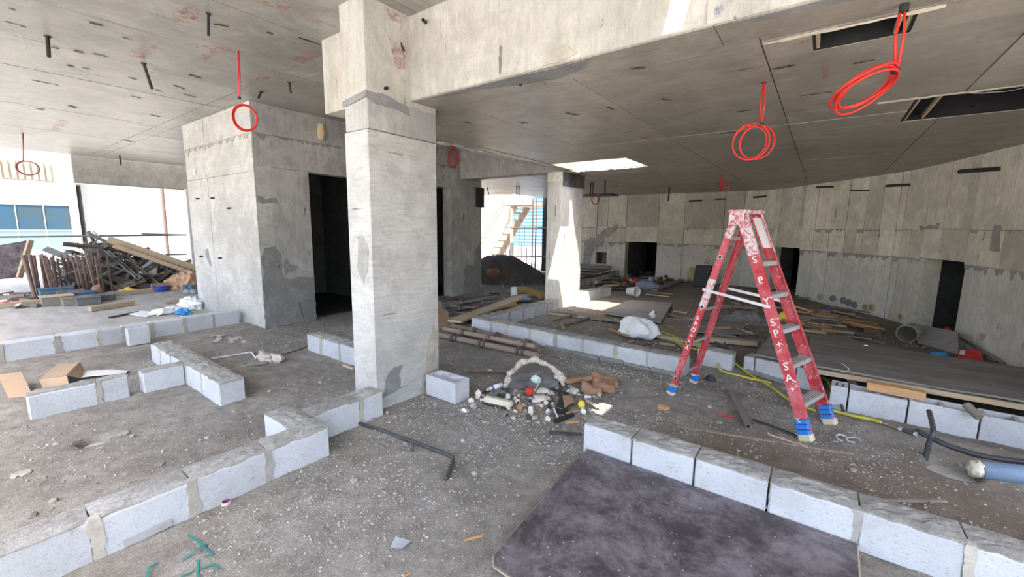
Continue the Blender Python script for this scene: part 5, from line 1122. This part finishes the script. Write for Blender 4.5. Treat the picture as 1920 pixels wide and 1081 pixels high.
t = thing('helmet', 'yellow safety helmet on the ground behind the ladder', 'helmet', gp(1472, 610)); p = gp(1474, 612, .02)
MB().blob(p, .15, .15, .16, .03, 1, 1, 3).build('shell', 'plastic_yellow', t, True); MB().lathe(p, [(.17, 0), (.175, .012), (.15, .02)], 24).build('brim', 'plastic_yellow', t)
board('grey_board', 'thin grey board leaning on the red shovel at the right', 'board', [gp(1720, 645, .02), gp(1798, 672, .05), gp(1790, 655, .26), gp(1719, 630, .20)], .015, 'ply_grey_pale')
t = thing('shovel', 'shovel with a red blade lying before the right-hand doorway', 'shovel', gp(1790, 650)); a, b_ = gp(1782, 640, .14), gp(1880, 690, .06)
MB().tube([a, b_], .02, 10).build('handle', 'wood_grey', t, True); d = (a-b_).normalized(); MB().tube([a-d*.02, a+d*.16], [.03, .045], 10).build('socket', 'plastic_red', t); e = a+d*.14; s = d.cross(Vector((0, 0, 1))).normalized(); MB().sheet([e-s*.05, e+s*.05, e+d*.34+s*.11-Vector((0, 0, .06)), e+d*.34-s*.11-Vector((0, 0, .06))], 5, 5, .004, .03).build('blade', 'plastic_red', t)
t = thing('plastic_packet', 'bright red and white packet at the edge of the grey plywood', 'packet', gp(1810, 680)); MB().sheet([gp(1792, 682, .05), gp(1845, 690, .05), gp(1835, 676, .12), gp(1795, 672, .13)], 8, 5, .004, .06, 8).build('wrapper', 'plastic_red', t); MB().sheet([gp(1796, 679, .12), gp(1806, 681, .12), gp(1806, 676, .15), gp(1797, 674, .15)], 2, 2, .004).build('print', 'plastic_white', t)
lump('plastic_scrap', 'blue plastic scrap beside the red packet', 'scrap', 1768, 668, (.10, .05, .05), 'plastic_sky', .4, 7, 2); lump('plastic_scrap', 'dark blue scrap near the foot of the rear wall', 'scrap', 1547, 592, (.08, .05, .10), 'plastic_blue', .4, 8, 2)
lump('plastic_bottle', 'violet-labelled bottle in the wood scraps behind the ladder', 'bottle', 1538, 612, (.10, .04, .04), 'tin_blue', .2, 9, 2)
board('cardboard_sheet', 'grey-brown cardboard among the wood scraps behind the ladder', 'cardboard', [gp(1535, 628, .03), gp(1575, 630, .03), gp(1578, 615, .12), gp(1555, 612, .14)], .006, 'cardboard', amp=.03); board('cardboard_sheet', 'cardboard flap right of the wood scraps', 'cardboard', [gp(1622, 628, .02), gp(1655, 632, .02), gp(1645, 615, .10), gp(1615, 612, .12)], .006, 'cardboard', amp=.03)
# heap of wood scraps behind the ladder
WL = 'wood scrap in the loose heap behind the ladder'
def scatter(n, box, L, mats, label, cat, group, name, zr=(.02, .12), w=(.03, .09), yaw=None):
    ref = {}
    for k in range(n):
        px = random.uniform(box[0], box[2]); py = random.uniform(box[1], box[3]); p = gp(px, py, random.uniform(*zr)); mt = random.choice(mats); l = random.uniform(*L)
        if mt not in ref:
            tone = {'wood_grey': 'grey', 'wood_new': 'orange', 'wood_dark': 'dark', 'wood_pale': 'pale', 'cardboard': 'brown', 'rust_dark': 'rusty', 'steel_grey': 'steel-grey'}[mt]
            o = MB().bar((-.5, 0, 0), (.5, 0, 0), .06, .025, ch=.003).build(name, mt); ref[mt] = o; tag(o, tone+' '+label.replace('dark ', '').replace('small ', ''), cat, group)
        else: o = ref[mt].copy(); COL.objects.link(o)
        o.location = p; o.rotation_euler = (random.uniform(-.5, .5), random.uniform(-.12, .12), random.uniform(*(yaw or (0, 6.28)))); o.scale = (l, random.uniform(*w)/.06, random.uniform(.6, 1.4))
scatter(70, (1480, 590, 1620, 640), (.2, .8), ['wood_grey', 'wood_new', 'wood_dark', 'wood_pale', 'cardboard'], WL, 'wood scrap', 'wood scraps behind the ladder', 'wood_scrap', (.02, .16), yaw=(2.0, 3.6))
scatter(40, (1380, 560, 1500, 600), (.2, .7), ['wood_grey', 'wood_dark'], 'dark wood scrap lying below the middle doorway', 'wood scrap', 'wood scraps below the middle doorway', 'wood_scrap', (.02, .08))
scatter(46, (1092, 512, 1230, 548), (.3, 1.1), ['wood_grey', 'wood_dark', 'wood_pale', 'wood_dark'], 'wood scrap strewn over the far floor behind the sunlit column', 'wood scrap', 'wood scraps on the far floor', 'wood_scrap', (.02, .14), (.04, .12))
scatter(40, (1045, 590, 1420, 655), (.12, .6), ['wood_grey', 'wood_pale', 'wood_dark', 'wood_new'], 'small wood scrap on the boards behind the middle wall', 'wood scrap', 'wood scraps behind the middle wall', 'wood_scrap', (.02, .06), (.02, .05))
scatter(30, (826, 560, 960, 600), (.3, 1.0), ['wood_grey', 'wood_dark', 'rust_dark', 'steel_grey'], 'scrap piece lying around the plank heap', 'scrap', 'scrap around the plank heap', 'scrap_piece', (.02, .08), (.03, .07))
scatter(24, (905, 505, 1025, 560), (.2, .8), ['wood_grey', 'wood_pale', 'wood_dark'], 'wood scrap on the sunny floor before the sand heap', 'wood scrap', 'wood scraps before the sand heap', 'wood_scrap', (.01, .05), (.03, .08))
scatter(20, (1700, 640, 1900, 690), (.2, .6), ['wood_grey', 'wood_dark'], 'dark scrap on the ground by the right-hand doorway', 'wood scrap', 'scraps by the right-hand doorway', 'wood_scrap', (.01, .05), (.02, .05))
for k in range(22):
    px, py = random.uniform(1095, 1250), random.uniform(512, 540); mt = random.choice(['plastic_white', 'plastic_yellow', 'plastic_red', 'cloth_white', 'plastic_green', 'rag_dark'])
    MB().blob(gp(px, py, .03), *(random.uniform(.04, .12) for _ in range(3)), .4, 2, k+70, 1).solo('rubbish_piece', mt, 'crumpled rubbish piece among the far wood scraps', 'rubbish', 'rubbish among the far wood scraps')
# boards stacked at the far wall corner
for k in range(4): board('plywood_sheet', ['lowest plywood sheet on the stack under the far wall corner', 'second plywood sheet on the stack under the far wall corner', 'third plywood sheet on the stack under the far wall corner', 'topmost plywood sheet on the stack under the far wall corner'][k], 'plywood', [(-6.7+.15*k, 10.6+.4*k, .30+.04*k), (-5.3+.05*k, 10.5+.5*k, .30+.045*k), (-5.6, 13.2, .30+.04*k), (-6.9, 13.2, .30+.04*k)], .02, ['ply_brown', 'ply_grey', 'ply_grey_pale', 'ply_grey_pale'][k], amp=.02, seed=k)
# heaps
def heap(name, label, c, rx, ry, h, mat, seed=0, rough=.06):
    m = MB(); n = 48; vs = []; fs = []; R = 22
    for i in range(R+1):
        for k in range(n):
            a = 2*math.pi*k/n; r = i/R; wob = 1+.18*mnoise.noise(Vector((math.cos(a)*1.5, math.sin(a)*1.5, seed))); x = rx*r*wob*math.cos(a); y = ry*r*wob*math.sin(a)
            z = h*(1-r)**1.05*(1-.25*math.exp(-(r*5)**2))+rough*mnoise.noise(Vector((x*5, y*5, seed)))*(1-r*.6)+rough*.5*mnoise.noise(Vector((x*15, y*15, seed)))
            vs.append((c[0]+x, c[1]+y, max(-.03, z if r < .98 else -.03)))
    for i in range(R):
        for k in range(n): fs.append((i*n+k, (i+1)*n+k, (i+1)*n+(k+1) % n, i*n+(k+1) % n))
    m.add(vs, fs).solo(name, mat, label, 'heap', smooth=True, kind='stuff')
heap('sand_heap', 'dark grey heap of sand beyond the core wall', (-8.35, 10.7, 0), 1.75, 1.5, 1.02, 'sand_grey', 2, .06)
p = G(1395, 605); heap('gravel_heap', 'small heap of pale gravel behind the ladder', (p.x, p.y+.15, .03), .62, .55, .24, 'gravel_heap', 5, .05)
p = onY(925, 506, 9.75); MB().blob(p-Vector((0, 0, .1)), .22, .2, .17, .4, 2.6, 5, 2, False).solo('red_clod', 'brown_paper', 'reddish clod sitting on the dark sand heap', 'clod')
hose('wire_hook', 'thin white wire hook lying on the large grey plywood', 'wire', [G(1578, 681, .30), G(1588, 688, .30), G(1592, 692, .30), G(1582, 697, .30), G(1576, 695, .30)], .004, 'plastic_white', 6)

# ================================================================== LEFT SIDE: SCRAP PILE AT THE OPEN EDGE
XL = -13.2
MB().bar(gp(-30, 580, .05), gp(292, 546, .05), .10, .10, ch=.006).solo('timber_beam', 'wood_pale', 'long pale timber on the floor in front of the scrap pile', 'timber')
MB().bar(gp(168, 583, .05), gp(250, 570, .05), .10, .09, ch=.006).solo('timber_beam', 'wood_pale', 'short pale timber lying alone on the left floor', 'timber')
# upright posts of the stacked props
tops = [(14, 478), (20, 480), (28, 477), (35, 478), (48, 477), (55, 478), (66, 476), (75, 481), (83, 482), (87, 478), (102, 477), (112, 474), (122, 478), (129, 474), (135, 480), (141, 473), (150, 485), (160, 474), (166, 478), (171, 468), (188, 480), (64, 486), (95, 484), (107, 484), (147, 470), (155, 480)]
pl_lab = 'rusty steel post standing in the scrap pile at the left'
for k, (px, py) in enumerate(tops):
    xx = XL-.15-.10*(k % 6); t = onX(px+28 if px < 60 else px+12, py, xx); b_ = onX(px+28+(t.z and 8), 500, xx); r = .030 if px < 60 else .019
    lean = random.uniform(.0, .10); base = Vector((xx+random.uniform(-.03, .03), t.y+lean, 0.0))
    MB().tube([base, t], r, 10).solo('steel_post', 'post_brown', pl_lab if px >= 60 else 'thick grey steel post standing at the left end of the scrap pile', 'steel post', 'upright posts in the scrap pile' if px >= 60 else 'thick upright posts in the scrap pile')
# scrap heap: individual bars and brackets, shared meshes
ref = {}
PROF = [onX(x, y, -14.6) for x, y in ((120, 500), (140, 470), (160, 458), (190, 446), (215, 450), (240, 462), (270, 478), (300, 492), (340, 505), (365, 515))]
def pile_height(y): # profile of the heap seen from the floor
    return float(np.interp(y, [p.y for p in PROF], [p.z for p in PROF]))
shapes = {'bar': MB().bar((-.5, 0, 0), (.5, 0, 0), .05, .05), 'plate': MB().bar((-.5, 0, 0), (.5, 0, 0), .12, .015), 'channel': None}
m = MB(); m.bar((-.5, 0, 0), (.5, 0, 0), .09, .01); m.bar((-.5, .04, .025), (.5, .04, .025), .01, .05); m.bar((-.5, -.04, .025), (.5, -.04, .025), .01, .05); shapes['channel'] = m
SG = {'bar': ('steel_bar', 'loose grey steel bar in the scrap pile at the left', 'steel bar', 'steel bars in the scrap pile'), 'plate': ('steel_plate', 'loose grey flat strip in the scrap pile at the left', 'steel strip', 'flat strips in the scrap pile'), 'channel': ('steel_channel', 'loose grey channel in the scrap pile at the left', 'steel channel', 'channels in the scrap pile')}
for k in range(290):
    y = random.uniform(PROF[0].y-.1, PROF[-1].y); H = pile_height(y); x = random.uniform(-15.6, -13.7); dep = (-13.7-x)/1.9; z = H*random.random()**.8*(.35+.65*min(1, dep*2.2))+.03
    kind = random.choice(['bar', 'plate', 'channel']); mt = random.choice(['steel_grey', 'steel_grey', 'steel_dark', 'wood_grey', 'rust_dark'])
    key = (kind, mt); nm, lb_, ct, gr = SG[kind]
    if key not in ref:
        mb = MB(); mb.v = list(shapes[kind].v); mb.f = list(shapes[kind].f); o = mb.build(nm, mt); tag(o, lb_.replace('grey', {'steel_grey': 'light grey', 'steel_dark': 'dark grey', 'wood_grey': 'brown-grey', 'rust_dark': 'rusty'}[mt]), ct, gr); ref[key] = o
    else: o = ref[key].copy(); COL.objects.link(o)
    o.location = (x, y, z); o.rotation_euler = (random.uniform(0, 6.28), random.uniform(-.75, .75), random.uniform(0, 6.28)); o.scale = (random.uniform(.25, 1.0), random.uniform(.6, 1.6), random.uniform(.6, 1.4))
heap('scrap_core', 'dark core of the scrap pile at the left', (-15.0, 3.1, 0), 1.0, 1.7, .85, 'steel_dark', 7, .15)
MB().bar(onX(202, 448, -14.2), onX(372, 503, -13.6)+Vector((0, 0, -.02)), .16, .05, up=(1, 0, .25)).solo('timber_plank', 'wood_pale', 'long plank leaning down over the scrap pile, upper of two', 'plank')
MB().bar(onX(212, 460, -14.0), onX(372, 516, -13.4), .10, .05, up=(1, 0, .2)).solo('timber_plank', 'wood_pale', 'long plank leaning down over the scrap pile, lower of two', 'plank')
t = thing('plywood_sheet', 'black plywood sheet tilted at the far left edge', 'plywood', (-14, .9, 0)); P = [onX(-60, 530, -14.1), onX(36, 520, -14.1), onX(57, 450, -14.3), onX(-60, 470, -14.3)]
MB().sheet(P, 3, 3, .03).build('sheet', 'film_ply', t); MB().bar(P[1]+Vector((.03, 0, 0)), P[2]+Vector((.03, 0, 0)), .05, .10).build('edge_batten', 'wood_pale', t)
for k, (px, py, w, h, mt, lb_) in enumerate(((108, 560, .50, .24, 'crate_blue', 'dark teal box at the foot of the upright posts'), (135, 560, .42, .18, 'crate_brown', 'brown box beside the dark teal box'), (112, 572, .46, .18, 'wood_grey', 'grey wooden crate in front of the teal box'), (155, 562, .36, .18, 'crate_blue', 'dark blue box right of the brown box'), (147, 570, .44, .14, 'wood_grey', 'grey board block before the dark blue box'), (176, 562, .30, .16, 'wood_dark', 'dark box at the right of the upright posts'), (165, 569, .36, .14, 'steel_dark', 'dark steel block at the foot of the pile'), (192, 563, .4, .12, 'steel_dark', 'long dark steel block at the foot of the pile'))):
    p = gp(px, py); p.x -= .1*(k % 3); m = MB(); m.cbox(p+Vector((-.15, -w/2, 0)), (.3, 0, 0), (0, w, 0), (0, 0, h), .01); t = thing('site_box', lb_, 'box', p); m.build('body', mt, t); MB().cbox(p+Vector((-.16, -w/2-.01, h-.005)), (.32, 0, 0), (0, w+.02, 0), (0, 0, .02), .005).build('lid', mt if k != 2 else 'wood_pale', t)
for k in range(26):
    px, py = random.uniform(-10, 100), random.uniform(556, 578); p = gp(px, py, random.uniform(.02, .1)); mt = random.choice(['wood_grey', 'steel_dark', 'wood_dark', 'rust_dark', 'steel_dark', 'plastic_red', 'wood_grey', 'cloth_white']); a = random.uniform(0, 3.14); L = random.uniform(.2, .7); d = Vector((math.cos(a)*.4, math.sin(a), random.uniform(-.1, .1)))*L/2
    MB().bar(p-d, p+d, random.uniform(.05, .12), random.uniform(.02, .06)).solo('scrap_piece', mt, 'scrap piece at the left foot of the upright posts', 'scrap', 'scrap at the left foot of the upright posts')
lump('plastic_scrap', 'yellow plastic lump at the foot of the scrap pile', 'scrap', 243, 549, (.14, .14, .10), 'plastic_yellow', .3, 2, 2); lump('plastic_scrap', 'dull yellow lump left of the brighter one', 'scrap', 228, 551, (.12, .10, .08), 'foam_yellow', .3, 3, 2); lump('red_machine', 'reddish machine part in the scrap pile', 'machine part', 183, 556, (.1, .1, .2), 'brown_paper', .3, 3, 2)
t = thing('basin', 'blue plastic basin with white powder on the left floor', 'basin', gp(302, 545)); p = gp(302, 545); MB().lathe(p, [(.13, 0), (.20, .14), (.215, .15), (.19, .14), (.11, .03)], 20).build('shell', 'plastic_blue', t); MB().blob(p+Vector((0, -.05, .10)), .13, .13, .05, .3, 2, 2, 2, False).build('powder', 'plastic_white', t)
lump('cloth_bundle', 'tan cloth sack lying beside the core wall at the left', 'sack', 336, 541, (.28, .34, .24), 'bag_tan', .28, 5, 3); lump('cloth_bundle', 'second tan sack half hidden by the core wall', 'sack', 352, 541, (.25, .26, .32), 'bag_tan', .3, 6, 3); lump('cloth_bundle', 'reddish bundle on top of the tan sacks', 'bundle', 350, 530, (.2, .2, .4), 'brown_paper', .3, 8, 2)
for k, (px, py) in enumerate(((351, 549), (362, 549))):
    p = gp(px, py); t = thing('work_boot', ['grey-blue work boot before the tan sacks, left of the pair', 'grey-blue work boot before the tan sacks, right of the pair'][k], 'boot', p, 'pair of work boots'); MB().blob(p, .17, .08, .08, .1, 1.5, k, 2).build('foot', 'facade_grey', t, True); MB().tube([p+Vector((-.07, 0, .05)), p+Vector((-.07, 0, .2))], .07, 12).build('shaft', 'crate_blue', t)
MB().bar(gp(285, 547, .10), gp(345, 541, .10), .05, .22).solo('timber_board', 'wood_new', 'orange-brown board behind the blue basin', 'board')
lump('plastic_bag', 'white plastic bag at the foot of the core wall', 'bag', 359, 577, (.26, .18, .15), 'bag_white', .3, 2, 3); lump('plastic_bag', 'bright blue plastic bag before the white one', 'bag', 345, 587, (.18, .10, .07), 'plastic_sky', .4, 3, 3); lump('paper_scrap', 'crumpled pale sack left of the blue bag', 'sack', 325, 582, (.24, .14, .07), 'cloth_white', .4, 4, 2); lump('paper_scrap', 'speckled grey sack left of the blue bag', 'sack', 300, 587, (.20, .14, .07), 'plastic_white', .4, 5, 2)
board('board_sheet', 'white board lying flat on the left floor', 'board', [gp(240, 589, .01), gp(275, 594, .01), gp(300, 588, .02), gp(265, 583, .01)], .012, 'plastic_white'); MB().bar(gp(205, 596, .02), gp(258, 585, .02), .05, .02).solo('black_strip', 'black_plastic', 'thin black strip on the left floor', 'strip'); board('board_sheet', 'thin brown sheet behind the white bag', 'board', [gp(310, 568, .01), gp(350, 566, .02), gp(350, 562, .02), gp(322, 563, .01)], .012, 'cardboard', amp=.02)
for k in range(16):
    px, py = random.uniform(400, 460), random.uniform(624, 640); MB().blob(gp(px, py, .0), random.uniform(.03, .08), random.uniform(.03, .07), .015, .5, 2, k, 1).solo('mortar_crumb', 'mortar_tan', 'pale mortar crumb on the ground before the core corner', 'mortar', 'mortar crumbs before the core corner')
for k, (px, py, r) in enumerate(((235, 808, .05), (222, 812, .03), (247, 815, .025), (200, 816, .02), (105, 828, .03), (90, 830, .025), (388, 818, .03), (375, 822, .025), (45, 884, .05), (30, 888, .04), (305, 842, .02))):
    MB().blob(gp(px, py, 0), r, r*.7, .012, .5, 2.5, k+3, 1).solo('mortar_crumb', 'mortar_tan', 'white mortar chip on the near left ground', 'mortar', 'white mortar chips on the near left ground')
# railing at the open edge
t = thing('edge_rail', 'dark tube rail along the open left edge', 'railing', (-17.3, 2, 0)); MB().tube([(-17.3, -3, 1.20), (-17.3, 7, 1.27)], .025, 8).build('top_rail', 'steel_dark', t); MB().tube([onX(265, 438, -17.25), onX(350, 440, -17.25)], .022, 8).build('short_rail', 'steel_dark', t); MB().tube([onX(310, 477, -17.3), onX(350, 476, -17.3)], .03, 8).build('low_rail', 'steel_dark', t)
p = onX(304, 352, -18.5); q = onX(315, 478, -18.5); MB().tube([(p.x, p.y, p.z+1), (q.x, q.y, -.1)], .05, 10).solo('scaffold_pole', 'post_brown', 'upright purple-brown pole outside the open left edge', 'pole')

# ================================================================== NEIGHBOURING BUILDING
nb = thing('neighbour_building', 'white neighbouring building with blue glazing seen through the open left side', 'building', (-31, 4, 0))
XB = -30
MB().box(XB-6, XB, -30, 4.25, -.5, 3.52).build('wall', 'facade_white', nb); MB().box(XB-6, XB-.3, -30, 4.6, 3.52, 7.5).build('upper_wall', 'facade_white', nb)
for k in range(9):
    y = 1.6+k*.22; MB().cbox((XB-.3, y, 3.56), (.10, 0, 0), (0, .15, 0), (0, 0, .86), .01).build('slat', 'facade_cream', nb)
MB().box(XB-.31, XB-.29, -8, 3.6, 3.55, 4.42).build('shutter', 'facade_cream', nb)
ys_ = [1.0, 2.18, 3.06, 3.93]
for i in range(-2, 3):
    y0 = ys_[i] if i >= 0 else ys_[0]+i*1.0; y1 = ys_[i+1] if i >= 0 else ys_[0]+(i+1)*1.0
    for (z0, z1) in ((.30, 1.18), (1.22, 2.40)):
        w = MB().box(XB+.01, XB+.03, y0+.02, y1-.02, z0, z1).build('window_pane', 'window_glass', nb)
for z in (.28, 1.20, 2.41): MB().box(XB+.0, XB+.06, -1, 3.95, z-.02, z+.02).build('window_frame', 'facade_grey', nb)
for y in (2.18, 3.06, 3.94): MB().box(XB+.0, XB+.06, y-.02, y+.02, .28, 2.42).build('window_frame', 'facade_grey', nb)
MB().box(XB-5, XB-1.2, 4.6, 14, -.5, 7.5).build('wing_wall', 'facade_white', nb)
for z in (1.45, 2.62, 3.3): MB().box(XB-1.2, XB-1.19, 5.6, 13, z, z+.015).build('panel_joint', 'facade_grey', nb)
for y in (6.0, ): MB().box(XB-1.2, XB-1.19, y, y+.015, 0, 4).build('panel_joint', 'facade_grey', nb)
MB().box(XB-1.2, XB-1.14, 7.0, 7.75, -.5, 6).build('panel', 'facade_grey', nb)
t = thing('glass_balustrade', 'glass balustrade before the blue glazing of the neighbouring building', 'balustrade', (-27, 3, 0)); p = onX(-100, 432, -27); q = onX(145, 432, -27)
MB().box(-27.02, -27, p.y, q.y, .2, q.z).build('glass_panel', 'rail_glass', t); MB().tube([(-27.01, p.y, q.z), (-27.01, q.y, q.z)], .025, 8).build('top_rail', 'facade_grey', t)
MB().box(-29.5, -17.4, -10, 12, -.1, -.02).solo('paving_slab', 'mortar_mid', 'sunlit paving between the buildings', 'paving')

# ================================================================== YARD BEYOND THE REAR OPENING
st = thing('stair', 'cream outdoor stair rising to a landing beyond the sand heap', 'stair', (-12, 15, 0))
A, B_ = onY(905, 492, 15.0), onY(962, 388, 15.0); d = B_-A
for yy in (15.0, 16.0): MB().bar(A+Vector((-.3, yy-15, -.4)), B_+Vector((.1, yy-15, .06)), .06, .34, up=(0, 0, 1)).build('stringer', 'stair_cream', st)
for k in range(9):
    p = A+d*(k/8.0); MB().box(p.x-.16, p.x+.2, 15.03, 15.97, p.z+.05, p.z+.10).build('tread', 'stair_cream', st)
MB().box(B_.x-.1, B_.x+1.7, 14.6, 16.2, B_.z+.02, B_.z+.14).build('landing', 'stair_cream', st); MB().box(B_.x-.1, B_.x+1.3, 14.5, 14.6, B_.z+.05, B_.z+.40).build('landing_beam', 'wood_grey', st)
for dz in (.75, 1.0): MB().bar(A+Vector((-.2, 0, dz)), B_+Vector((0, 0, dz)), .05, .05).build('handrail', 'stair_cream', st)
for k in (.2, .6, .95): p = A+d*k; MB().bar(p, p+Vector((0, 0, 1.0)), .04, .04, up=(1, 0, 0)).build('baluster', 'stair_cream', st)
p0 = onY(960, 400, 14.6); MB().tube([(p0.x, 14.6, -.1), (p0.x, 14.6, p0.z+.2)], .07, 12).build('support_post', 'stair_cream', st)
sc = thing('scaffold', 'steel tube scaffold frame beyond the rear opening', 'scaffold', (-9, 13.8, 0))
for px in (997, 1003): p = onY(px, 505, 13.8); MB().tube([(p.x, 13.8, -.1), (p.x, 13.8, 2.76)], .028, 8).build('standard', 'rust_dark', sc)
for py in (427, 480): p = onY(958, py, 13.8); q = onY(1050, py, 13.8); MB().tube([p, q], .025, 8).build('ledger', 'rust_dark', sc)
for k, px in enumerate((948, 955, 965, 972, 977, 982, 987)): p = onY(px, 507, 13.2); MB().tube([(p.x, 13.2, -.1), (p.x, 13.2, (.9, .8, 1.6, 1.9, 1.1, 1.7, .9)[k])], .014, 6).solo('rebar', 'rust_dark', ['starter rod furthest left beyond the sand heap', 'second starter rod beyond the sand heap', 'third starter rod beyond the sand heap', 'tallest starter rod beyond the sand heap', 'fifth starter rod beyond the sand heap', 'sixth starter rod beyond the sand heap', 'starter rod nearest the scaffold'][k], 'rebar', 'starter rods beyond the sand heap')
MB().tube([(p0.x, 14.6, .45), (p0.x, 14.6, 1.0)], .09, 14).build('post_sleeve', 'steel_dark', st)
fe = thing('corrugated_fence', 'blue corrugated site fence beyond the scaffold', 'fence', (-12, 20, 0)); a0 = onY(962, 420, 20.0).x; a1 = onY(1060, 420, 20.0).x
for k in range(3):
    z0 = .55+k*.95; m = MB(); n = 24; vs = []; x0, x1 = a0-.2+.1*k, a1
    for i in range(n+1):
        z = z0+.96*i/n; y = 20+.035*math.sin(i/n*2*math.pi*5); vs += [(x0, y, z), (x1, y, z)]
    m.add(vs, [(2*i, 2*i+1, 2*i+3, 2*i+2) for i in range(n)]); vs2 = [(v[0], v[1]+.01, v[2]) for v in vs]; m.add(vs2, [(2*i+2, 2*i+3, 2*i+1, 2*i) for i in range(n)]); m.build('sheet', 'fence_blue', fe)
MB().box(a0-.3, a1, 19.9, 20.1, -.1, .62).build('plinth', 'fence_white', fe)
yb = thing('yard_building', 'pale building wall behind the outdoor stair', 'building', (-17, 21, 0)); MB().box(-26, a0-.3, 21, 22, -.2, 7).build('wall', 'facade_white', yb)
for k in range(5): MB().box(-19.6+k*.9, -19.3+k*.9, 20.97, 21, .5, 3.0).build('window_pane', 'facade_grey', yb)

# ================================================================== STONES AND GRAVEL
def ico():
    import bmesh
    bm = bmesh.new(); bmesh.ops.create_icosphere(bm, subdivisions=1, radius=1); v = np.array([x.co[:] for x in bm.verts]); f = np.array([[q.index for q in p.verts] for p in bm.faces]); bm.free(); return v, f
IV, IF = ico()
def stones(n, region, size, seed, dens):
    r = np.random.default_rng(seed); x = r.uniform(region[0], region[1], n*3); y = r.uniform(region[2], region[3], n*3)
    keep = r.random(n*3) < dens(x, y); x = x[keep][:n]; y = y[keep][:n]; k = len(x)
    s = size[0]+(size[1]-size[0])*r.random(k)**3.2; z = gh(x, y)+s*.15
    sc = s[:, None]*(0.6+.7*r.random((k, 3))); sc[:, 2] *= .7
    ang = r.uniform(0, 6.28, k); ca, sa = np.cos(ang), np.sin(ang)
    v = IV[None]*(1+.25*(r.random((k, len(IV), 1))-.5))*sc[:, None, :]
    vx = v[..., 0]*ca[:, None]-v[..., 1]*sa[:, None]+x[:, None]; vy = v[..., 0]*sa[:, None]+v[..., 1]*ca[:, None]+y[:, None]; vz = v[..., 2]+z[:, None]
    return np.stack([vx, vy, vz], -1).reshape(-1, 3), (IF[None]+(np.arange(k)*len(IV))[:, None, None]).reshape(-1, 3)
def inwall(x, y):
    bad = np.zeros_like(x, bool)
    for (a, b_, c, d) in ((-2.97, -2.73, -2, 1.56), (-3.38, -2.73, 1.32, 1.56), (-3.22, -2.98, 1.5, 2.2), (-3.45, -3.08, 2.16, 2.97), (-1.33, 1.7, 2.70, 2.93), (-4.48, -1.1, 4.83, 5.17), (-5.36, -5.2, .26, .95), (-5.37, -5.19, 1, 1.38), (-6.42, -4.28, 1.35, 1.6), (-1.3, .31, 1.3, 2.75), (-10, -7.0, 2.9, 9), (-3.07, -2.63, 2.69, 2.94), (-7.9, -7.6, -2, 2.9), (.15, 2.3, 4.75, 5.15), (-.9, .15, 5.2, 5.7), (-5.47, -3.4, 2.76, 3)):
        bad |= (x > a) & (x < b_) & (y > c) & (y < d)
    return bad
def dens(x, y):
    d = np.clip(.30+1.5*vn(x+13, y+5, 1.1)+.8*vn(x, y, 3.0), .03, 1)
    d = np.maximum(d, np.exp(-((x+2.95)/.35)**2-((y-2.5)/.55)**2)); d = np.maximum(d, .9*np.exp(-((x+3.45)/.5)**2-((y-1.9)/.4)**2)); d = np.maximum(d, .8*np.exp(-((x+2.1)/.6)**2-((y-3.5)/.4)**2)); d = np.maximum(d, .8*np.exp(-((x+1.9)/.9)**2-((y-4.5)/.25)**2))
    d = np.maximum(d, .7*np.exp(-((x-.6)/.6)**2-((y-4.2)/.35)**2))
    return np.where(inwall(x, y), 0, d)
parts = [stones(15000, (-3.3, .6, .6, 5), (.0022, .009), 1, dens), stones(12000, (-7.4, 1.6, -.4, 5), (.0025, .012), 2, dens), stones(5000, (-4.2, 1.8, 5, 9), (.005, .02), 3, lambda x, y: np.where(inwall(x, y), 0, .5)), stones(2200, (-2.6, -1.0, 2.6, 4.9), (.004, .015), 4, dens)]
off = 0; V_, F_ = [], []
for v, f in parts: V_.append(v); F_.append(f+off); off += len(v)
b = MB(); b.v = np.concatenate(V_).tolist(); b.f = np.concatenate(F_).tolist()
g = b.build('gravel', 'stone'); tag(g, 'small gravel scattered over the dirt floor', 'gravel', kind='stuff')
# larger countable stones
ref = []
for k in range(4):
    o = MB().blob((0, 0, 0), 1, .8, .6, .3, 1.6, k+5, 1).build('stone', 'stone'); tag(o, 'loose stone lying on the dirt floor', 'stone', 'loose stones on the dirt floor'); ref.append(o)
spots = [(1290, 738), (1310, 742), (1360, 752), (1330, 760), (1350, 788), (760, 740), (775, 755), (742, 762), (725, 770), (793, 742), (805, 762), (815, 755), (730, 788), (700, 785), (658, 830), (683, 868), (760, 828), (868, 822), (878, 770), (898, 778), (1060, 700), (1150, 705), (1178, 715), (1150, 745), (1195, 712), (1165, 735), (960, 690), (905, 700), (640, 830), (1225, 725), (1268, 722), (665, 895), (890, 880), (1640, 868), (1560, 862), (1600, 880), (440, 770), (470, 780), (505, 735), (540, 720), (600, 715), (640, 690), (160, 890), (100, 935), (60, 965), (305, 870), (350, 840), (410, 660), (545, 640), (985, 770), (1010, 790), (940, 785), (910, 790), (1240, 705), (1200, 700)]
for i, (px, py) in enumerate(spots):
    p = gp(px, py); r = random.uniform(.014, .034); o = ref[i] if i < 4 else ref[i % 4].copy()
    if i >= 4: COL.objects.link(o)
    o.location = p; o.scale = (r, r, r*.9); o.rotation_euler = (0, 0, random.uniform(0, 6))
